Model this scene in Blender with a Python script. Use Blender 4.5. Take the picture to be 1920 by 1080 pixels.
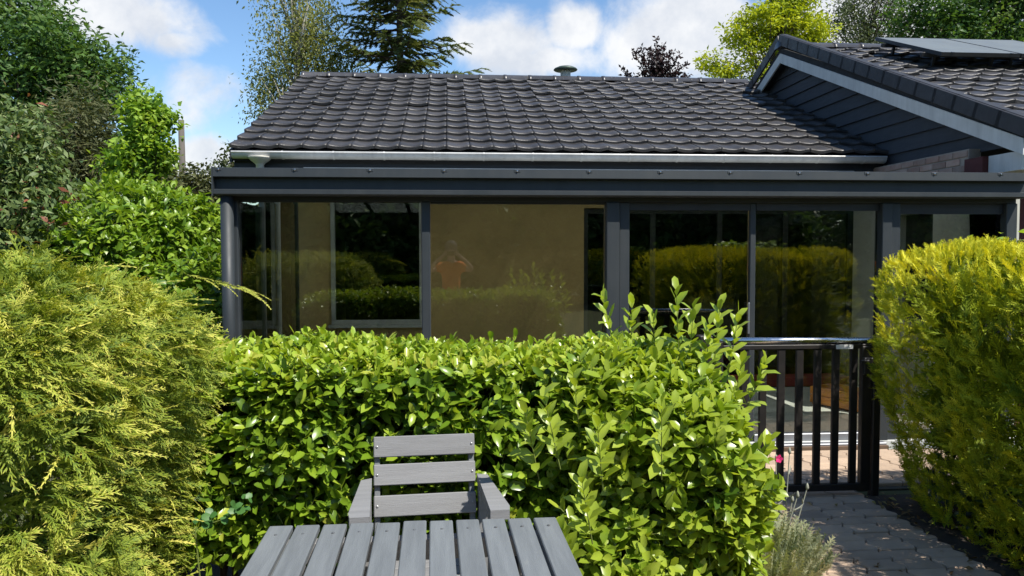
import bpy, bmesh, math, random
import numpy as np
from mathutils import Vector, Matrix
random.seed(7); rng = np.random.default_rng(11)
R = math.radians
for o in list(bpy.data.objects): bpy.data.objects.remove(o)
scn = bpy.context.scene; col = scn.collection

# ------------------------------------------------------------------ camera
F_PX, YAW, PITCH = 1478.0, R(4.5), math.atan(65/1478.0)
EYE = Vector((0, 0, 1.6))
cd = bpy.data.cameras.new('camera'); cam = bpy.data.objects.new('camera', cd); col.objects.link(cam)
cd.sensor_width = 36; cd.lens = F_PX/1920*36; cd.clip_start = 0.02; cd.clip_end = 3000
cam.location = EYE
cam.rotation_euler = (Matrix.Rotation(-YAW, 3, 'Z') @ Matrix.Rotation(R(90)-PITCH, 3, 'X') @ Matrix.Rotation(R(-0.1), 3, 'Z')).to_euler()
scn.camera = cam

def ray(px, py):
    u = (px-960)/F_PX; v = -(py-540)/F_PX
    d = Vector((u, math.cos(PITCH)+v*math.sin(PITCH), v*math.cos(PITCH)-math.sin(PITCH)))
    return Vector((d.x*math.cos(YAW)+d.y*math.sin(YAW), -d.x*math.sin(YAW)+d.y*math.cos(YAW), d.z))
def at(px, py, Y):
    d = ray(px, py); return EYE + d*(Y/d.y)

# ------------------------------------------------------------------ world, sun, exposure
SUN_EL, SUN_AZ = R(55), R(42)          # azimuth: behind the camera, turned to the right
w = bpy.data.worlds.new('World'); scn.world = w; w.use_nodes = True
nt = w.node_tree; nt.nodes.clear()
class NB:
    def __init__(s, nt): s.nt = nt
    def n(s, t, **k):
        x = s.nt.nodes.new(t)
        for a, b in k.items(): setattr(x, a, b)
        return x
    def put(s, sock, v):
        if hasattr(v, 'is_output'): s.nt.links.new(v, sock)
        else: sock.default_value = v
    def math(s, op, a, b=0.0, clamp=False):
        x = s.n('ShaderNodeMath', operation=op, use_clamp=clamp); s.put(x.inputs[0], a); s.put(x.inputs[1], b); return x.outputs[0]
    def vmath(s, op, a, b=None):
        x = s.n('ShaderNodeVectorMath', operation=op); s.put(x.inputs[0], a)
        if b is not None: s.put(x.inputs[1], b)
        return x
    def noise(s, vec, scale, detail=4, rough=.55, dist=0.0):
        x = s.n('ShaderNodeTexNoise'); x.inputs['Scale'].default_value = scale; x.inputs['Detail'].default_value = detail
        x.inputs['Roughness'].default_value = rough; x.inputs['Distortion'].default_value = dist
        if vec is not None: s.put(x.inputs['Vector'], vec)
        return x.outputs['Fac']
    def mix(s, f, a, b, mode='MIX'):
        x = s.n('ShaderNodeMix', data_type='RGBA', blend_type=mode); s.put(x.inputs[0], f); s.put(x.inputs[6], a); s.put(x.inputs[7], b); return x.outputs[2]
    def mapr(s, v, a, b, c=0.0, d=1.0, smooth=False):
        x = s.n('ShaderNodeMapRange'); x.interpolation_type = 'SMOOTHSTEP' if smooth else 'LINEAR'
        s.put(x.inputs[0], v)
        for i, q in enumerate((a, b, c, d)): s.put(x.inputs[1+i], q)
        return x.outputs[0]
B = NB(nt)
sky = B.n('ShaderNodeTexSky', sky_type='NISHITA'); sky.sun_disc = False
sky.sun_elevation = SUN_EL; sky.sun_rotation = math.pi - SUN_AZ
sky.altitude = 200; sky.air_density = 1.0; sky.dust_density = 0.25; sky.ozone_density = 2.2
D = B.n('ShaderNodeTexCoord').outputs['Generated']
field = None
for (px, py, rx, ry, wt) in ((200,25,170,70,1.0), (320,75,60,28,.7), (400,300,100,55,1.0), (940,75,125,70,1.0), (1075,50,70,55,.9), (1290,70,185,110,1.15),
                         (1650,60,280,120,1.1), (600,200,90,60,.55), (1010,115,170,40,.7)):
    c = ray(px, py).normalized(); rx /= F_PX; ry /= F_PX
    d = B.vmath('SUBTRACT', D, tuple(c)).outputs[0]
    d = B.vmath('MULTIPLY', d, (1/rx, 1/rx, 1/ry)).outputs[0]
    l = B.vmath('LENGTH', d).outputs['Value']
    v = B.math('MULTIPLY', B.math('SUBTRACT', 1.0, l), wt)
    field = v if field is None else B.math('MAXIMUM', field, v)
broad = B.math('MULTIPLY', B.math('SUBTRACT', B.noise(D, 3.1, 3), .66), 4.0)
field = B.math('MAXIMUM', B.math('MAXIMUM', field, -1.0), broad)
n1 = B.math('SUBTRACT', B.noise(D, 13.0, 8, .6, .3), .5)
field = B.math('ADD', field, B.math('MULTIPLY', n1, 1.35))
cf = B.mapr(field, -.02, .55, 0, 1, True)
n2 = B.noise(B.vmath('ADD', D, (0, 0, .012)).outputs[0], 11.0, 6, .6)
cc = B.mix(B.mapr(n2, .38, .62), (3.9, 4.1, 4.45, 1), (5.35, 5.35, 5.35, 1))
hs = B.n('ShaderNodeHueSaturation'); hs.inputs['Saturation'].default_value = 1.12; hs.inputs['Value'].default_value = .93
nt.links.new(sky.outputs[0], hs.inputs['Color'])
skyc = B.mix(B.math('MULTIPLY', cf, .93), hs.outputs[0], cc)
bg = B.n('ShaderNodeBackground'); bg.inputs['Strength'].default_value = .12
nt.links.new(skyc, bg.inputs['Color'])
nt.links.new(bg.outputs[0], B.n('ShaderNodeOutputWorld').inputs['Surface'])
sl = bpy.data.lights.new('sun', 'SUN'); sun = bpy.data.objects.new('sun', sl); col.objects.link(sun)
sl.energy = 4.6; sl.angle = R(.53); sl.color = (1, .95, .86)
sv = Vector((math.sin(SUN_AZ)*math.cos(SUN_EL), -math.cos(SUN_AZ)*math.cos(SUN_EL), math.sin(SUN_EL)))
sun.rotation_euler = sv.to_track_quat('Z', 'Y').to_euler(); sun.location = sv*60
scn.view_settings.view_transform = 'Standard'; scn.view_settings.look = 'None'
scn.view_settings.exposure = 0.68; scn.view_settings.gamma = 1.0; scn.view_settings.use_curve_mapping = False
scn.render.engine = 'CYCLES'
scn.cycles.max_bounces = 8; scn.cycles.transparent_max_bounces = 16; scn.cycles.transmission_bounces = 6
scn.cycles.use_denoising = True; scn.cycles.sample_clamp_indirect = 6

# ------------------------------------------------------------------ materials
def new_mat(name):
    m = bpy.data.materials.new(name); m.use_nodes = True; m.node_tree.nodes.clear(); return m, NB(m.node_tree)
def finish(b, sh): b.nt.links.new(sh, b.n('ShaderNodeOutputMaterial').inputs['Surface'])
def mat(name, c1, c2=None, rough=.6, scale=8.0, metal=0.0, bump=0.0, bscale=None, spec=.5, stretch=(1, 1, 1), rnd=0.0, rough2=None, lo=.35, hi=.65, coat=0.0, spots=0.0, streak=0.0):
    """plain surface: two colours mottled by noise, some roughness variation, fine bump"""
    m, b = new_mat(name); c2 = c2 or tuple(x*.8 for x in c1)
    co = b.vmath('MULTIPLY', b.n('ShaderNodeTexCoord').outputs['Object'], stretch).outputs[0]
    if rnd:
        oi = b.n('ShaderNodeObjectInfo'); co = b.vmath('ADD', co, b.vmath('MULTIPLY', oi.outputs['Random'], (37, 91, 53)).outputs[0]).outputs[0]
    n = b.noise(co, scale, 6, .6)
    c = b.mix(b.mapr(n, lo, hi), c1+(1,), c2+(1,))
    if rnd:
        g = b.mapr(oi.outputs['Random'], 0, 1, 1-rnd, 1+rnd)
        hv = b.n('ShaderNodeHueSaturation'); b.put(hv.inputs['Value'], g); b.put(hv.inputs['Color'], c); c = hv.outputs[0]
    if spots:      # pale crusts of lichen and dust, small and irregular
        wc = b.n('ShaderNodeNewGeometry').outputs['Position']
        sp_ = b.math('MULTIPLY', b.mapr(b.noise(wc, 26, 5, .7), .60, .70), b.mapr(b.noise(wc, 1.3, 3), .42, .62))
        c = b.mix(b.math('MULTIPLY', sp_, spots), c, (.30, .29, .24, 1))
    if streak:     # dust washed down in faint vertical streaks
        wv = b.vmath('MULTIPLY', b.n('ShaderNodeNewGeometry').outputs['Position'], (14, 14, .9)).outputs[0]
        c = b.mix(b.math('MULTIPLY', b.mapr(b.noise(wv, 1.0, 5, .65), .45, .75), streak), c, (.16, .155, .14, 1))
    p = b.n('ShaderNodeBsdfPrincipled'); b.put(p.inputs['Base Color'], c); p.inputs['Metallic'].default_value = metal
    p.inputs['Specular IOR Level'].default_value = spec; p.inputs['Coat Weight'].default_value = coat
    b.put(p.inputs['Roughness'], b.mapr(b.noise(co, scale*2.3, 4), .3, .7, rough, rough2 if rough2 is not None else min(1, rough+.12)))
    if bump:
        bp = b.n('ShaderNodeBump'); bp.inputs['Strength'].default_value = bump; bp.inputs['Distance'].default_value = .01
        b.put(bp.inputs['Height'], b.noise(co, bscale or scale*6, 8, .65)); b.put(p.inputs['Normal'], bp.outputs[0])
    finish(b, p.outputs[0]); return m
def leaf_mat(name, ramp, rough=.45, trans=.35, spec=.4, tcol=None, bump=0.0):
    """leaf: colour by the leaf's own 'tint', part of the light passes through"""
    m, b = new_mat(name)
    at_ = b.n('ShaderNodeAttribute', attribute_name='tint')
    cr = b.n('ShaderNodeValToRGB'); e = cr.color_ramp.elements
    while len(e) < len(ramp): e.new(.5)
    for i, (t, c) in enumerate(ramp): e[i].position = t; e[i].color = c+(1,)
    b.put(cr.inputs[0], at_.outputs['Fac'])
    p = b.n('ShaderNodeBsdfPrincipled'); b.put(p.inputs['Base Color'], cr.outputs[0]); p.inputs['Roughness'].default_value = rough
    p.inputs['Specular IOR Level'].default_value = spec
    t = b.n('ShaderNodeBsdfTranslucent')
    b.put(t.inputs['Color'], b.mix(1.0, cr.outputs[0], (tcol or (1.5, 1.45, .6))+(1,), 'MULTIPLY'))
    mx = b.n('ShaderNodeMixShader'); mx.inputs[0].default_value = trans
    b.nt.links.new(p.outputs[0], mx.inputs[1]); b.nt.links.new(t.outputs[0], mx.inputs[2])
    finish(b, mx.outputs[0]); return m
def glass_mat(name, tint, ior=1.55, rough=0.0):
    m, b = new_mat(name)
    fr = b.n('ShaderNodeFresnel'); fr.inputs[0].default_value = ior
    t = b.n('ShaderNodeBsdfTransparent'); t.inputs[0].default_value = tint+(1,)
    g = b.n('ShaderNodeBsdfGlossy'); g.inputs['Roughness'].default_value = rough; g.inputs[0].default_value = (1, 1, 1, 1)
    mx = b.n('ShaderNodeMixShader'); b.put(mx.inputs[0], fr.outputs[0])
    b.nt.links.new(t.outputs[0], mx.inputs[1]); b.nt.links.new(g.outputs[0], mx.inputs[2]); finish(b, mx.outputs[0]); return m

M = {}
M['lawn'] = mat('lawn', (.05, .075, .018), (.075, .07, .03), .95, 3.0, bump=.8, bscale=60)
M['soil'] = mat('soil', (.03, .022, .015), (.055, .042, .03), .95, 6.0, bump=1.0, bscale=40)
M['paver'] = mat('paver', (.47, .35, .25), (.37, .275, .2), .85, 5.0, bump=.5, bscale=90, rnd=.16)
M['joint'] = mat('joint', (.045, .04, .032), (.07, .065, .045), .95, 20.0, bump=.6)
M['tile'] = mat('tile', (.054, .050, .048), (.031, .029, .028), .33, 5.0, bump=.35, bscale=70, rnd=.2, rough2=.55, spec=.5, spots=.5)
M['ridge'] = mat('ridge', (.055, .053, .054), (.04, .038, .04), .3, 6.0, bump=.2, bscale=60, rnd=.2, rough2=.4, spec=.7, spots=.6)
M['deck'] = mat('deck', (.012, .012, .013), (.018, .018, .018), .8, 4.0)
M['anthracite'] = mat('anthracite', (.021, .027, .031), (.026, .032, .036), .48, 2.5, rough2=.62, bump=.03, bscale=150, streak=.05)
M['anthracite_dark'] = mat('anthracite_dark', (.017, .018, .02), (.022, .023, .025), .5, 3.0)
M['cladding'] = mat('cladding', (.021, .024, .03), (.028, .031, .037), .55, 2.0, stretch=(1, 1, 8), bump=.15, bscale=30, streak=.06)
M['barge'] = mat('barge', (.58, .58, .56), (.48, .48, .46), .55, 3.0, bump=.05, streak=.25)
M['zinc'] = mat('zinc', (.6, .6, .58), (.48, .48, .47), .42, 4.0, metal=.2, rough2=.55, streak=.3)
M['zinc_pale'] = mat('zinc_pale', (.62, .59, .5), (.5, .48, .42), .5, 9.0, metal=.2)
M['white_frame'] = mat('white_frame', (.42, .42, .40), (.36, .36, .35), .5, 5.0)
M['ochre'] = mat('ochre', (.52, .36, .155), (.40, .275, .12), .9, 1.6, bump=.5, bscale=25)
M['plaster'] = mat('plaster', (.56, .55, .48), (.48, .47, .41), .85, 2.0, bump=.2)
M['brick'] = mat('brick', (.33, .2, .15), (.40, .3, .24), .9, 6.0, bump=.6, bscale=40, rnd=.25)
M['mortar'] = mat('mortar', (.34, .29, .24), (.26, .22, .18), .95, 12.0, bump=.6)
M['redwall'] = mat('redwall', (.09, .018, .016), (.07, .015, .014), .7, 3.0, bump=.1)
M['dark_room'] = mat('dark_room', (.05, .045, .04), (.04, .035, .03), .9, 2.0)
M['floor'] = mat('floor', (.58, .59, .57), (.5, .51, .49), .35, 2.5)
M['alu'] = mat('alu', (.26, .27, .29), (.21, .22, .24), .35, 5.0, metal=.6)
M['roof_panel'] = None
M['gate'] = mat('gate', (.012, .011, .011), (.02, .016, .014), .42, 9.0, bump=.06)
M['chrome'] = mat('chrome', (.75, .75, .74), (.6, .6, .6), .18, 12.0, metal=1.0, rough2=.32)
M['label'] = mat('label', (.75, .75, .72), (.65, .65, .62), .6, 9.0)
M['grey_wood'] = mat('grey_wood', (.16, .173, .180), (.125, .136, .143), .6, 3.0, stretch=(14, 1, 14), bump=.22, bscale=26, spots=.25, rnd=.06)
M['grey_wood_x'] = mat('grey_wood_x', (.225, .226, .23), (.185, .185, .188), .62, 3.0, stretch=(1, 14, 14), bump=.22, bscale=26, spots=.2, rnd=.06)
M['screw'] = mat('screw', (.3, .3, .3), (.2, .2, .2), .4, 20., metal=.8)
M['crate'] = mat('crate', (.75, .30, .05), (.6, .22, .04), .6, 4.0, stretch=(1, 6, 6), bump=.2, rnd=.1)
M['red'] = mat('red', (.28, .03, .03), (.2, .025, .025), .6, 4.0)
M['bark'] = mat('bark', (.09, .07, .05), (.05, .038, .028), .9, 12.0, bump=.8, stretch=(1, 1, .3))
M['bark_pale'] = mat('bark_pale', (.5, .48, .43), (.18, .16, .14), .8, 9.0, bump=.4)
M['twig'] = mat('twig', (.12, .1, .05), (.08, .06, .035), .8, 20.0)
M['twig_green'] = mat('twig_green', (.18, .24, .05), (.14, .16, .04), .6, 20.0)
M['pole_wood'] = mat('pole_wood', (.12, .105, .09), (.08, .07, .06), .85, 6.0, stretch=(1, 1, .1), bump=.4)
M['solar'] = mat('solar', (.15, .165, .16), (.13, .142, .14), .4, 3.0, rough2=.5, spec=.5)  # base greyed, sky glare on the panels put into the colour
M['vent_green'] = mat('vent_green', (.07, .1, .08), (.05, .07, .055), .4, 9.0, metal=.4)
M['glass'] = glass_mat('glass', (.84, .87, .82), 1.76)
M['glass_dark'] = glass_mat('glass_dark', (.72, .76, .72), 1.5)
M['skin'] = mat('skin', (.55, .33, .24), (.48, .28, .2), .55, 20.0)
M['orange_cloth'] = mat('orange_cloth', (.95, .24, .04), (.9, .2, .035), .85, 14.0, bump=.3)
M['denim'] = mat('denim', (.05, .06, .1), (.035, .045, .08), .9, 30.0, bump=.3)
M['hair'] = mat('hair', (.2, .18, .16), (.12, .1, .09), .7, 40.0, bump=.5)
M['black'] = mat('black', (.012, .012, .013), (.02, .02, .02), .4, 9.0)
M['magenta'] = mat('magenta', (.7, .02, .16), (.55, .015, .14), .6, 30.0)
m, b = new_mat('roof_panel')
t = b.n('ShaderNodeBsdfTransparent'); t.inputs[0].default_value = (.85, .87, .86, 1)
d = b.n('ShaderNodeBsdfTranslucent'); d.inputs[0].default_value = (.75, .77, .76, 1)
g = b.n('ShaderNodeBsdfPrincipled'); g.inputs['Base Color'].default_value = (.55, .57, .57, 1); g.inputs['Roughness'].default_value = .25
m1 = b.n('ShaderNodeMixShader'); m1.inputs[0].default_value = .68; m2 = b.n('ShaderNodeMixShader'); m2.inputs[0].default_value = .36
b.nt.links.new(t.outputs[0], m1.inputs[1]); b.nt.links.new(d.outputs[0], m1.inputs[2]); b.nt.links.new(m1.outputs[0], m2.inputs[1]); b.nt.links.new(g.outputs[0], m2.inputs[2])
finish(b, m2.outputs[0]); M['roof_panel'] = m

L = {}
L['laurel'] = leaf_mat('laurel_leaf', [(0, (.035, .085, .010)), (.45, (.16, .27, .018)), (.95, (.37, .47, .045)), (1, (.40, .43, .06))], .3, .32, .5)
L['laurel_fresh'] = leaf_mat('laurel_fresh_leaf', [(0, (.055, .12, .012)), (.45, (.19, .29, .022)), (1, (.37, .45, .05))], .3, .36, .5)
L['laurel_back'] = leaf_mat('laurel_back_leaf', [(0, (.045, .105, .012)), (.5, (.14, .25, .018)), (1, (.27, .38, .04))], .36, .32, .5)
L['juniper'] = leaf_mat('juniper_leaf', [(0, (.05, .11, .022)), (.45, (.27, .335, .035)), (1, (.80, .71, .17))], .6, .3, .25)
L['golden'] = leaf_mat('golden_leaf', [(0, (.07, .125, .008)), (.5, (.31, .385, .016)), (1, (.74, .72, .055))], .6, .35, .25, (1.4, 1.2, .3))
L['dark_tree'] = leaf_mat('dark_tree_leaf', [(0, (.035, .085, .022)), (.6, (.085, .165, .034)), (1, (.16, .23, .055))], .5, .3, .3)
L['brown_conifer'] = leaf_mat('brown_conifer_leaf', [(0, (.045, .062, .024)), (.6, (.10, .11, .04)), (1, (.17, .16, .065))], .6, .2, .3)
L['viburnum'] = leaf_mat('viburnum_leaf', [(0, (.06, .11, .03)), (.65, (.15, .21, .065)), (.96, (.25, .29, .12)), (1, (.25, .09, .05))], .5, .25, .35)
L['young_tree'] = leaf_mat('young_tree_leaf', [(0, (.10, .20, .02)), (.5, (.22, .35, .04)), (1, (.34, .45, .07))], .45, .4, .35)
L['birch'] = leaf_mat('birch_leaf', [(0, (.10, .13, .04)), (.5, (.20, .225, .065)), (1, (.31, .30, .13))], .5, .42, .3)
L['fir'] = leaf_mat('fir_leaf', [(0, (.055, .09, .033)), (.6, (.13, .16, .05)), (1, (.22, .21, .075))], .55, .3, .3)
L['copper'] = leaf_mat('copper_leaf', [(0, (.018, .011, .013)), (.6, (.036, .02, .022)), (1, (.065, .034, .032))], .5, .25, .35, (1.3, .9, .8))
L['robinia'] = leaf_mat('robinia_leaf', [(0, (.26, .33, .016)), (.5, (.42, .49, .03)), (1, (.58, .60, .06))], .5, .42, .3, (1.3, 1.2, .4))
L['willow'] = leaf_mat('willow_leaf', [(0, (.05, .075, .035)), (.5, (.1, .13, .06)), (1, (.17, .19, .1))], .5, .3, .3)
L['silver'] = leaf_mat('silver_leaf', [(0, (.2, .25, .15)), (.5, (.36, .40, .25)), (1, (.55, .5, .3))], .8, .25, .2)
L['woolly'] = leaf_mat('woolly_leaf', [(0, (.36, .37, .31)), (1, (.5, .5, .43))], .9, .2, .1)
L['ivy'] = leaf_mat('ivy_leaf', [(0, (.015, .04, .012)), (.7, (.04, .08, .025)), (1, (.07, .12, .035))], .3, .2, .5)
L['blue_green'] = leaf_mat('blue_green_leaf', [(0, (.05, .15, .035)), (1, (.09, .21, .05))], .45, .3, .4, (1, 1.3, .7))

# ------------------------------------------------------------------ helpers
def tag(o, label=None, cat=None, group=None, kind=None):
    if label: o['label'] = label
    if cat: o['category'] = cat
    if group: o['group'] = group
    if kind: o['kind'] = kind
    return o
def thing(name, label, cat, loc=(0, 0, 0), rz=0, group=None):
    o = bpy.data.objects.new(name, None); col.objects.link(o); o.location = loc; o.rotation_euler = (0, 0, rz); o.empty_display_size = .2
    return tag(o, label, cat, group)
def link(name, me, parent=None, world=True):
    o = bpy.data.objects.new(name, me); col.objects.link(o)
    if parent is not None:
        o.parent = parent
        if world and parent.type == 'EMPTY': o.location = -parent.location
    return o
class MB:
    def __init__(s): s.v = []; s.f = []; s.mi = []
    def add(s, v, f, mi=0):
        k = len(s.v); s.v += [tuple(p) for p in v]; s.f += [tuple(i+k for i in q) for q in f]; s.mi += [mi]*len(f); return s
    def box(s, x0, x1, y0, y1, z0, z1, mi=0, bev=0.0, mat4=None):
        b = bev
        if not b:
            v = [(x, y, z) for z in (z0, z1) for y in (y0, y1) for x in (x0, x1)]
            f = [(0, 2, 3, 1), (4, 5, 7, 6), (0, 1, 5, 4), (2, 6, 7, 3), (0, 4, 6, 2), (1, 3, 7, 5)]
        else:
            bm = bmesh.new(); bmesh.ops.create_cube(bm, size=1)
            for q in bm.verts: q.co = Vector(((x0+x1)/2+q.co.x*(x1-x0), (y0+y1)/2+q.co.y*(y1-y0), (z0+z1)/2+q.co.z*(z1-z0)))
            bmesh.ops.bevel(bm, geom=bm.edges[:], offset=b, segments=1, affect='EDGES', profile=.5)
            bm.verts.index_update(); v = [tuple(q.co) for q in bm.verts]; f = [tuple(q.index for q in p.verts) for p in bm.faces]; bm.free()
        if mat4 is not None: v = [tuple(mat4 @ Vector(p)) for p in v]
        return s.add(v, f, mi)
    def prism(s, pts, a, b_, axis='x', mi=0):
        """closed outline extruded along an axis; pts are the two other coordinates"""
        n = len(pts)
        def mk(t, p):
            return {'x': (t, p[0], p[1]), 'y': (p[0], t, p[1]), 'z': (p[0], p[1], t)}[axis]
        v = [mk(a, p) for p in pts]+[mk(b_, p) for p in pts]
        f = [(i, (i+1) % n, n+(i+1) % n, n+i) for i in range(n)]+[tuple(range(n-1, -1, -1)), tuple(range(n, 2*n))]
        return s.add(v, f, mi)
    def tube(s, pts, rad, seg=8, mi=0):
        pts = [Vector(p) for p in pts]; n = len(pts)
        if not hasattr(rad, '__len__'): rad = [rad]*n
        v = []; up = Vector((.31, .17, .93)).normalized()
        for i, p in enumerate(pts):
            d = (pts[min(i+1, n-1)]-pts[max(i-1, 0)]).normalized()
            a = d.cross(up)
            if a.length < 1e-3: a = d.cross(Vector((1, 0, 0)))
            a.normalize(); c = d.cross(a)
            v += [p+(a*math.cos(2*math.pi*k/seg)+c*math.sin(2*math.pi*k/seg))*rad[i] for k in range(seg)]
        f = [(i*seg+k, i*seg+(k+1) % seg, (i+1)*seg+(k+1) % seg, (i+1)*seg+k) for i in range(n-1) for k in range(seg)]
        f += [tuple(range(seg-1, -1, -1)), tuple((n-1)*seg+k for k in range(seg))]
        return s.add(v, f, mi)
    def lathe(s, prof, c, seg=20, mi=0):
        v = [(c[0]+r*math.cos(2*math.pi*k/seg), c[1]+r*math.sin(2*math.pi*k/seg), c[2]+z) for r, z in prof for k in range(seg)]
        n = len(prof)
        f = [(i*seg+k, i*seg+(k+1) % seg, (i+1)*seg+(k+1) % seg, (i+1)*seg+k) for i in range(n-1) for k in range(seg)]
        f += [tuple(range(seg-1, -1, -1)), tuple((n-1)*seg+k for k in range(seg))]
        return s.add(v, f, mi)
    def mesh(s, name, mats, smooth=False):
        me = bpy.data.meshes.new(name); me.from_pydata(s.v, [], s.f)
        if not isinstance(mats, (list, tuple)): mats = [mats]
        for m in mats: me.materials.append(m)
        if len(mats) > 1: me.polygons.foreach_set('material_index', s.mi)
        if smooth: me.polygons.foreach_set('use_smooth', [True]*len(me.polygons))
        me.update(); return me
    def build(s, name, mats, parent=None, smooth=False, world=True):
        return link(name, s.mesh(name, mats, smooth), parent, world)
def box_part(name, m, parent, *b, bev=0.0): return MB().box(*b, bev=bev).build(name, m, parent)

# ---- fast merged foliage
def tri_mesh(name, V, Fc, T, m, smooth=True):
    me = bpy.data.meshes.new(name); n = len(V); k = len(Fc)
    me.vertices.add(n); me.vertices.foreach_set('co', np.ascontiguousarray(V, dtype=np.float32).ravel())
    me.loops.add(k*3); me.loops.foreach_set('vertex_index', np.ascontiguousarray(Fc, dtype=np.int32).ravel())
    me.polygons.add(k); me.polygons.foreach_set('loop_start', np.arange(0, k*3, 3, dtype=np.int32))
    try: me.polygons.foreach_set('loop_total', np.full(k, 3, dtype=np.int32))
    except Exception: pass
    a = me.attributes.new('tint', 'FLOAT', 'POINT'); a.data.foreach_set('value', np.ascontiguousarray(T, dtype=np.float32))
    me.materials.append(m); me.update(calc_edges=True); me.validate()
    if smooth: me.polygons.foreach_set('use_smooth', np.ones(k, dtype=bool))
    return me
def norm(a): return a/np.maximum(np.linalg.norm(a, axis=-1, keepdims=True), 1e-9)
def frames(x, z):
    """rotation matrices whose columns are: x direction, y = z cross x, z made square to x"""
    x = norm(x); y = norm(np.cross(z, x)); z = np.cross(x, y); return np.stack([x, y, z], axis=-1)
def inst(tv, tf, tt, P, Rm, S, tint, tamp=1.0):
    """copies of one template: tv (k,3), tf (m,3), tt (k) tint offset"""
    n = len(P); k = len(tv)
    S = S if S.ndim == 2 else S[:, None]
    V = np.einsum('nij,nkj->nki', Rm, tv[None]*S[:, None, :])+P[:, None, :]
    Fc = tf[None]+(np.arange(n)*k)[:, None, None]
    T = np.clip(tint[:, None]+tt[None]*tamp, 0, 1)
    return V.reshape(-1, 3), Fc.reshape(-1, 3), T.reshape(-1)
def join(parts):
    V = []; Fc = []; T = []; o = 0
    for v, f, t in parts: V.append(v); Fc.append(f+o); T.append(t); o += len(v)
    return np.concatenate(V), np.concatenate(Fc), np.concatenate(T)
def broad_leaf(fold=.25, droop=.25, wid=.40):
    """pointed oval leaf, length 1 along x, folded along the midrib, tip curling down"""
    t = np.array([0, .36, .78, 1.0]); wd = np.array([.04, .90, .82, 0.0])*wid*.5
    zc = -droop*t**2
    v = []
    for i in range(3):
        v += [(t[i], -wd[i], zc[i]+fold*wd[i]), (t[i], 0, zc[i]), (t[i], wd[i], zc[i]+fold*wd[i])]
    v.append((1.0, 0, zc[3]))
    f = []
    for i in range(2):
        a = i*3; c = a+3
        f += [(a, c, a+1), (a+1, c, c+1), (a+1, c+1, c+2), (a+1, c+2, a+2)]
    f += [(6, 9, 7), (7, 9, 8)]
    tt = np.array([.06 if i % 3 == 1 and i < 9 else 0.0 for i in range(10)])
    return np.array(v), np.array(f), tt
def simple_leaf(wid=.5, bend=.2):
    return (np.array([(0, 0, 0), (.45, -wid/2, bend*.3), (.45, wid/2, bend*.3), (1, 0, -bend)]), np.array([(0, 1, 2), (1, 3, 2)]), np.zeros(4))
def spray(n=11, length=1.0, side=.34, wid=.028, ang=48, arch=.25, sub=2, lift=.12, seed=0, tipt=.5):
    """feathery flat conifer spray along x: stem, branchlets on both sides, finer twigs on those"""
    r = np.random.default_rng(seed); v = []; f = []; tt = []
    def blade(p, d, l, wd, t0, t1, up):
        d = d/np.linalg.norm(d); s = np.cross(up, d); s /= max(np.linalg.norm(s), 1e-6); k = len(v)
        v.extend([p-s*wd*.6, p+s*wd*.6, p+d*l]); tt.extend([t0, t0, t1]); f.append((k, k+1, k+2))
    def stem(t): return np.array([t*length, .05*math.sin(3*t+seed), lift*t-arch*t*t])
    for i in range(8):
        a, c = stem(i/8), stem((i+1)/8); blade(a, c-a, np.linalg.norm(c-a)*1.25, wid*1.2, .1, .1+tipt*(i/8), np.array([0, 0, 1.]))
    for i in range(n):
        t = .1+.88*i/(n-1); p = stem(t); tg = stem(t+.05)-p; tg /= np.linalg.norm(tg)
        for sg in (-1, 1):
            a = R(ang+r.uniform(-12, 12)); l = side*(1.05-.75*t)*r.uniform(.7, 1.2)
            d = tg*math.cos(a)+np.array([0, sg, 0])*math.sin(a)+np.array([0, 0, r.uniform(-.25, .3)])
            up = np.array([r.uniform(-.5, .5), r.uniform(-.5, .5), 1.])
            blade(p, d, l, wid*1.1, 0, tipt*(.35+.65*t), up)
            for j in range(sub):
                q = p+d*l*(.3+.3*j+r.uniform(-.05, .1)); b2 = tg*.8+d*.6+np.array([r.uniform(-.3, .3), r.uniform(-.3, .3), r.uniform(-.3, .4)])
                blade(q, b2, l*.42, wid*.9, .05, tipt*(.45+.55*t), up)
    return np.array(v), np.array(f), np.array(tt)
def lumps(P, sc, seed):
    r = np.random.default_rng(seed); o = np.zeros(len(P))
    for i in range(7):
        k = r.normal(size=3)*sc*(1+.35*i); o += np.sin(P@k+r.uniform(0, 6.28))/(1+.35*i)
    return o/2.6
def superq(n, c, half, k=4, amp=.05, sc=3.0, seed=1, zmin=None, shell=0.0):
    """points and normals on a rounded, lumpy box (k large) or ellipsoid (k = 2)"""
    r = np.random.default_rng(seed); half = np.array(half, float)
    ar = np.array([half[1]*half[2], half[0]*half[2], half[0]*half[1]])
    fa = r.choice(3, size=n, p=ar/ar.sum()); sg = r.choice([-1, 1], size=n)
    q = r.uniform(-1, 1, size=(n, 3)); q[np.arange(n), fa] = sg
    q = q/((np.abs(q)**k).sum(1)**(1/k))[:, None]
    N = norm(np.sign(q)*np.abs(q)**(k-1)/half); P = q*half+np.array(c)
    P = P+N*(lumps(P, sc, seed)*amp)[:, None]
    if shell: P = P-N*(r.random(n)**1.3*shell)[:, None]
    if zmin is not None: m = P[:, 2] > zmin; P = P[m]; N = N[m]
    return P, N

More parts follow.
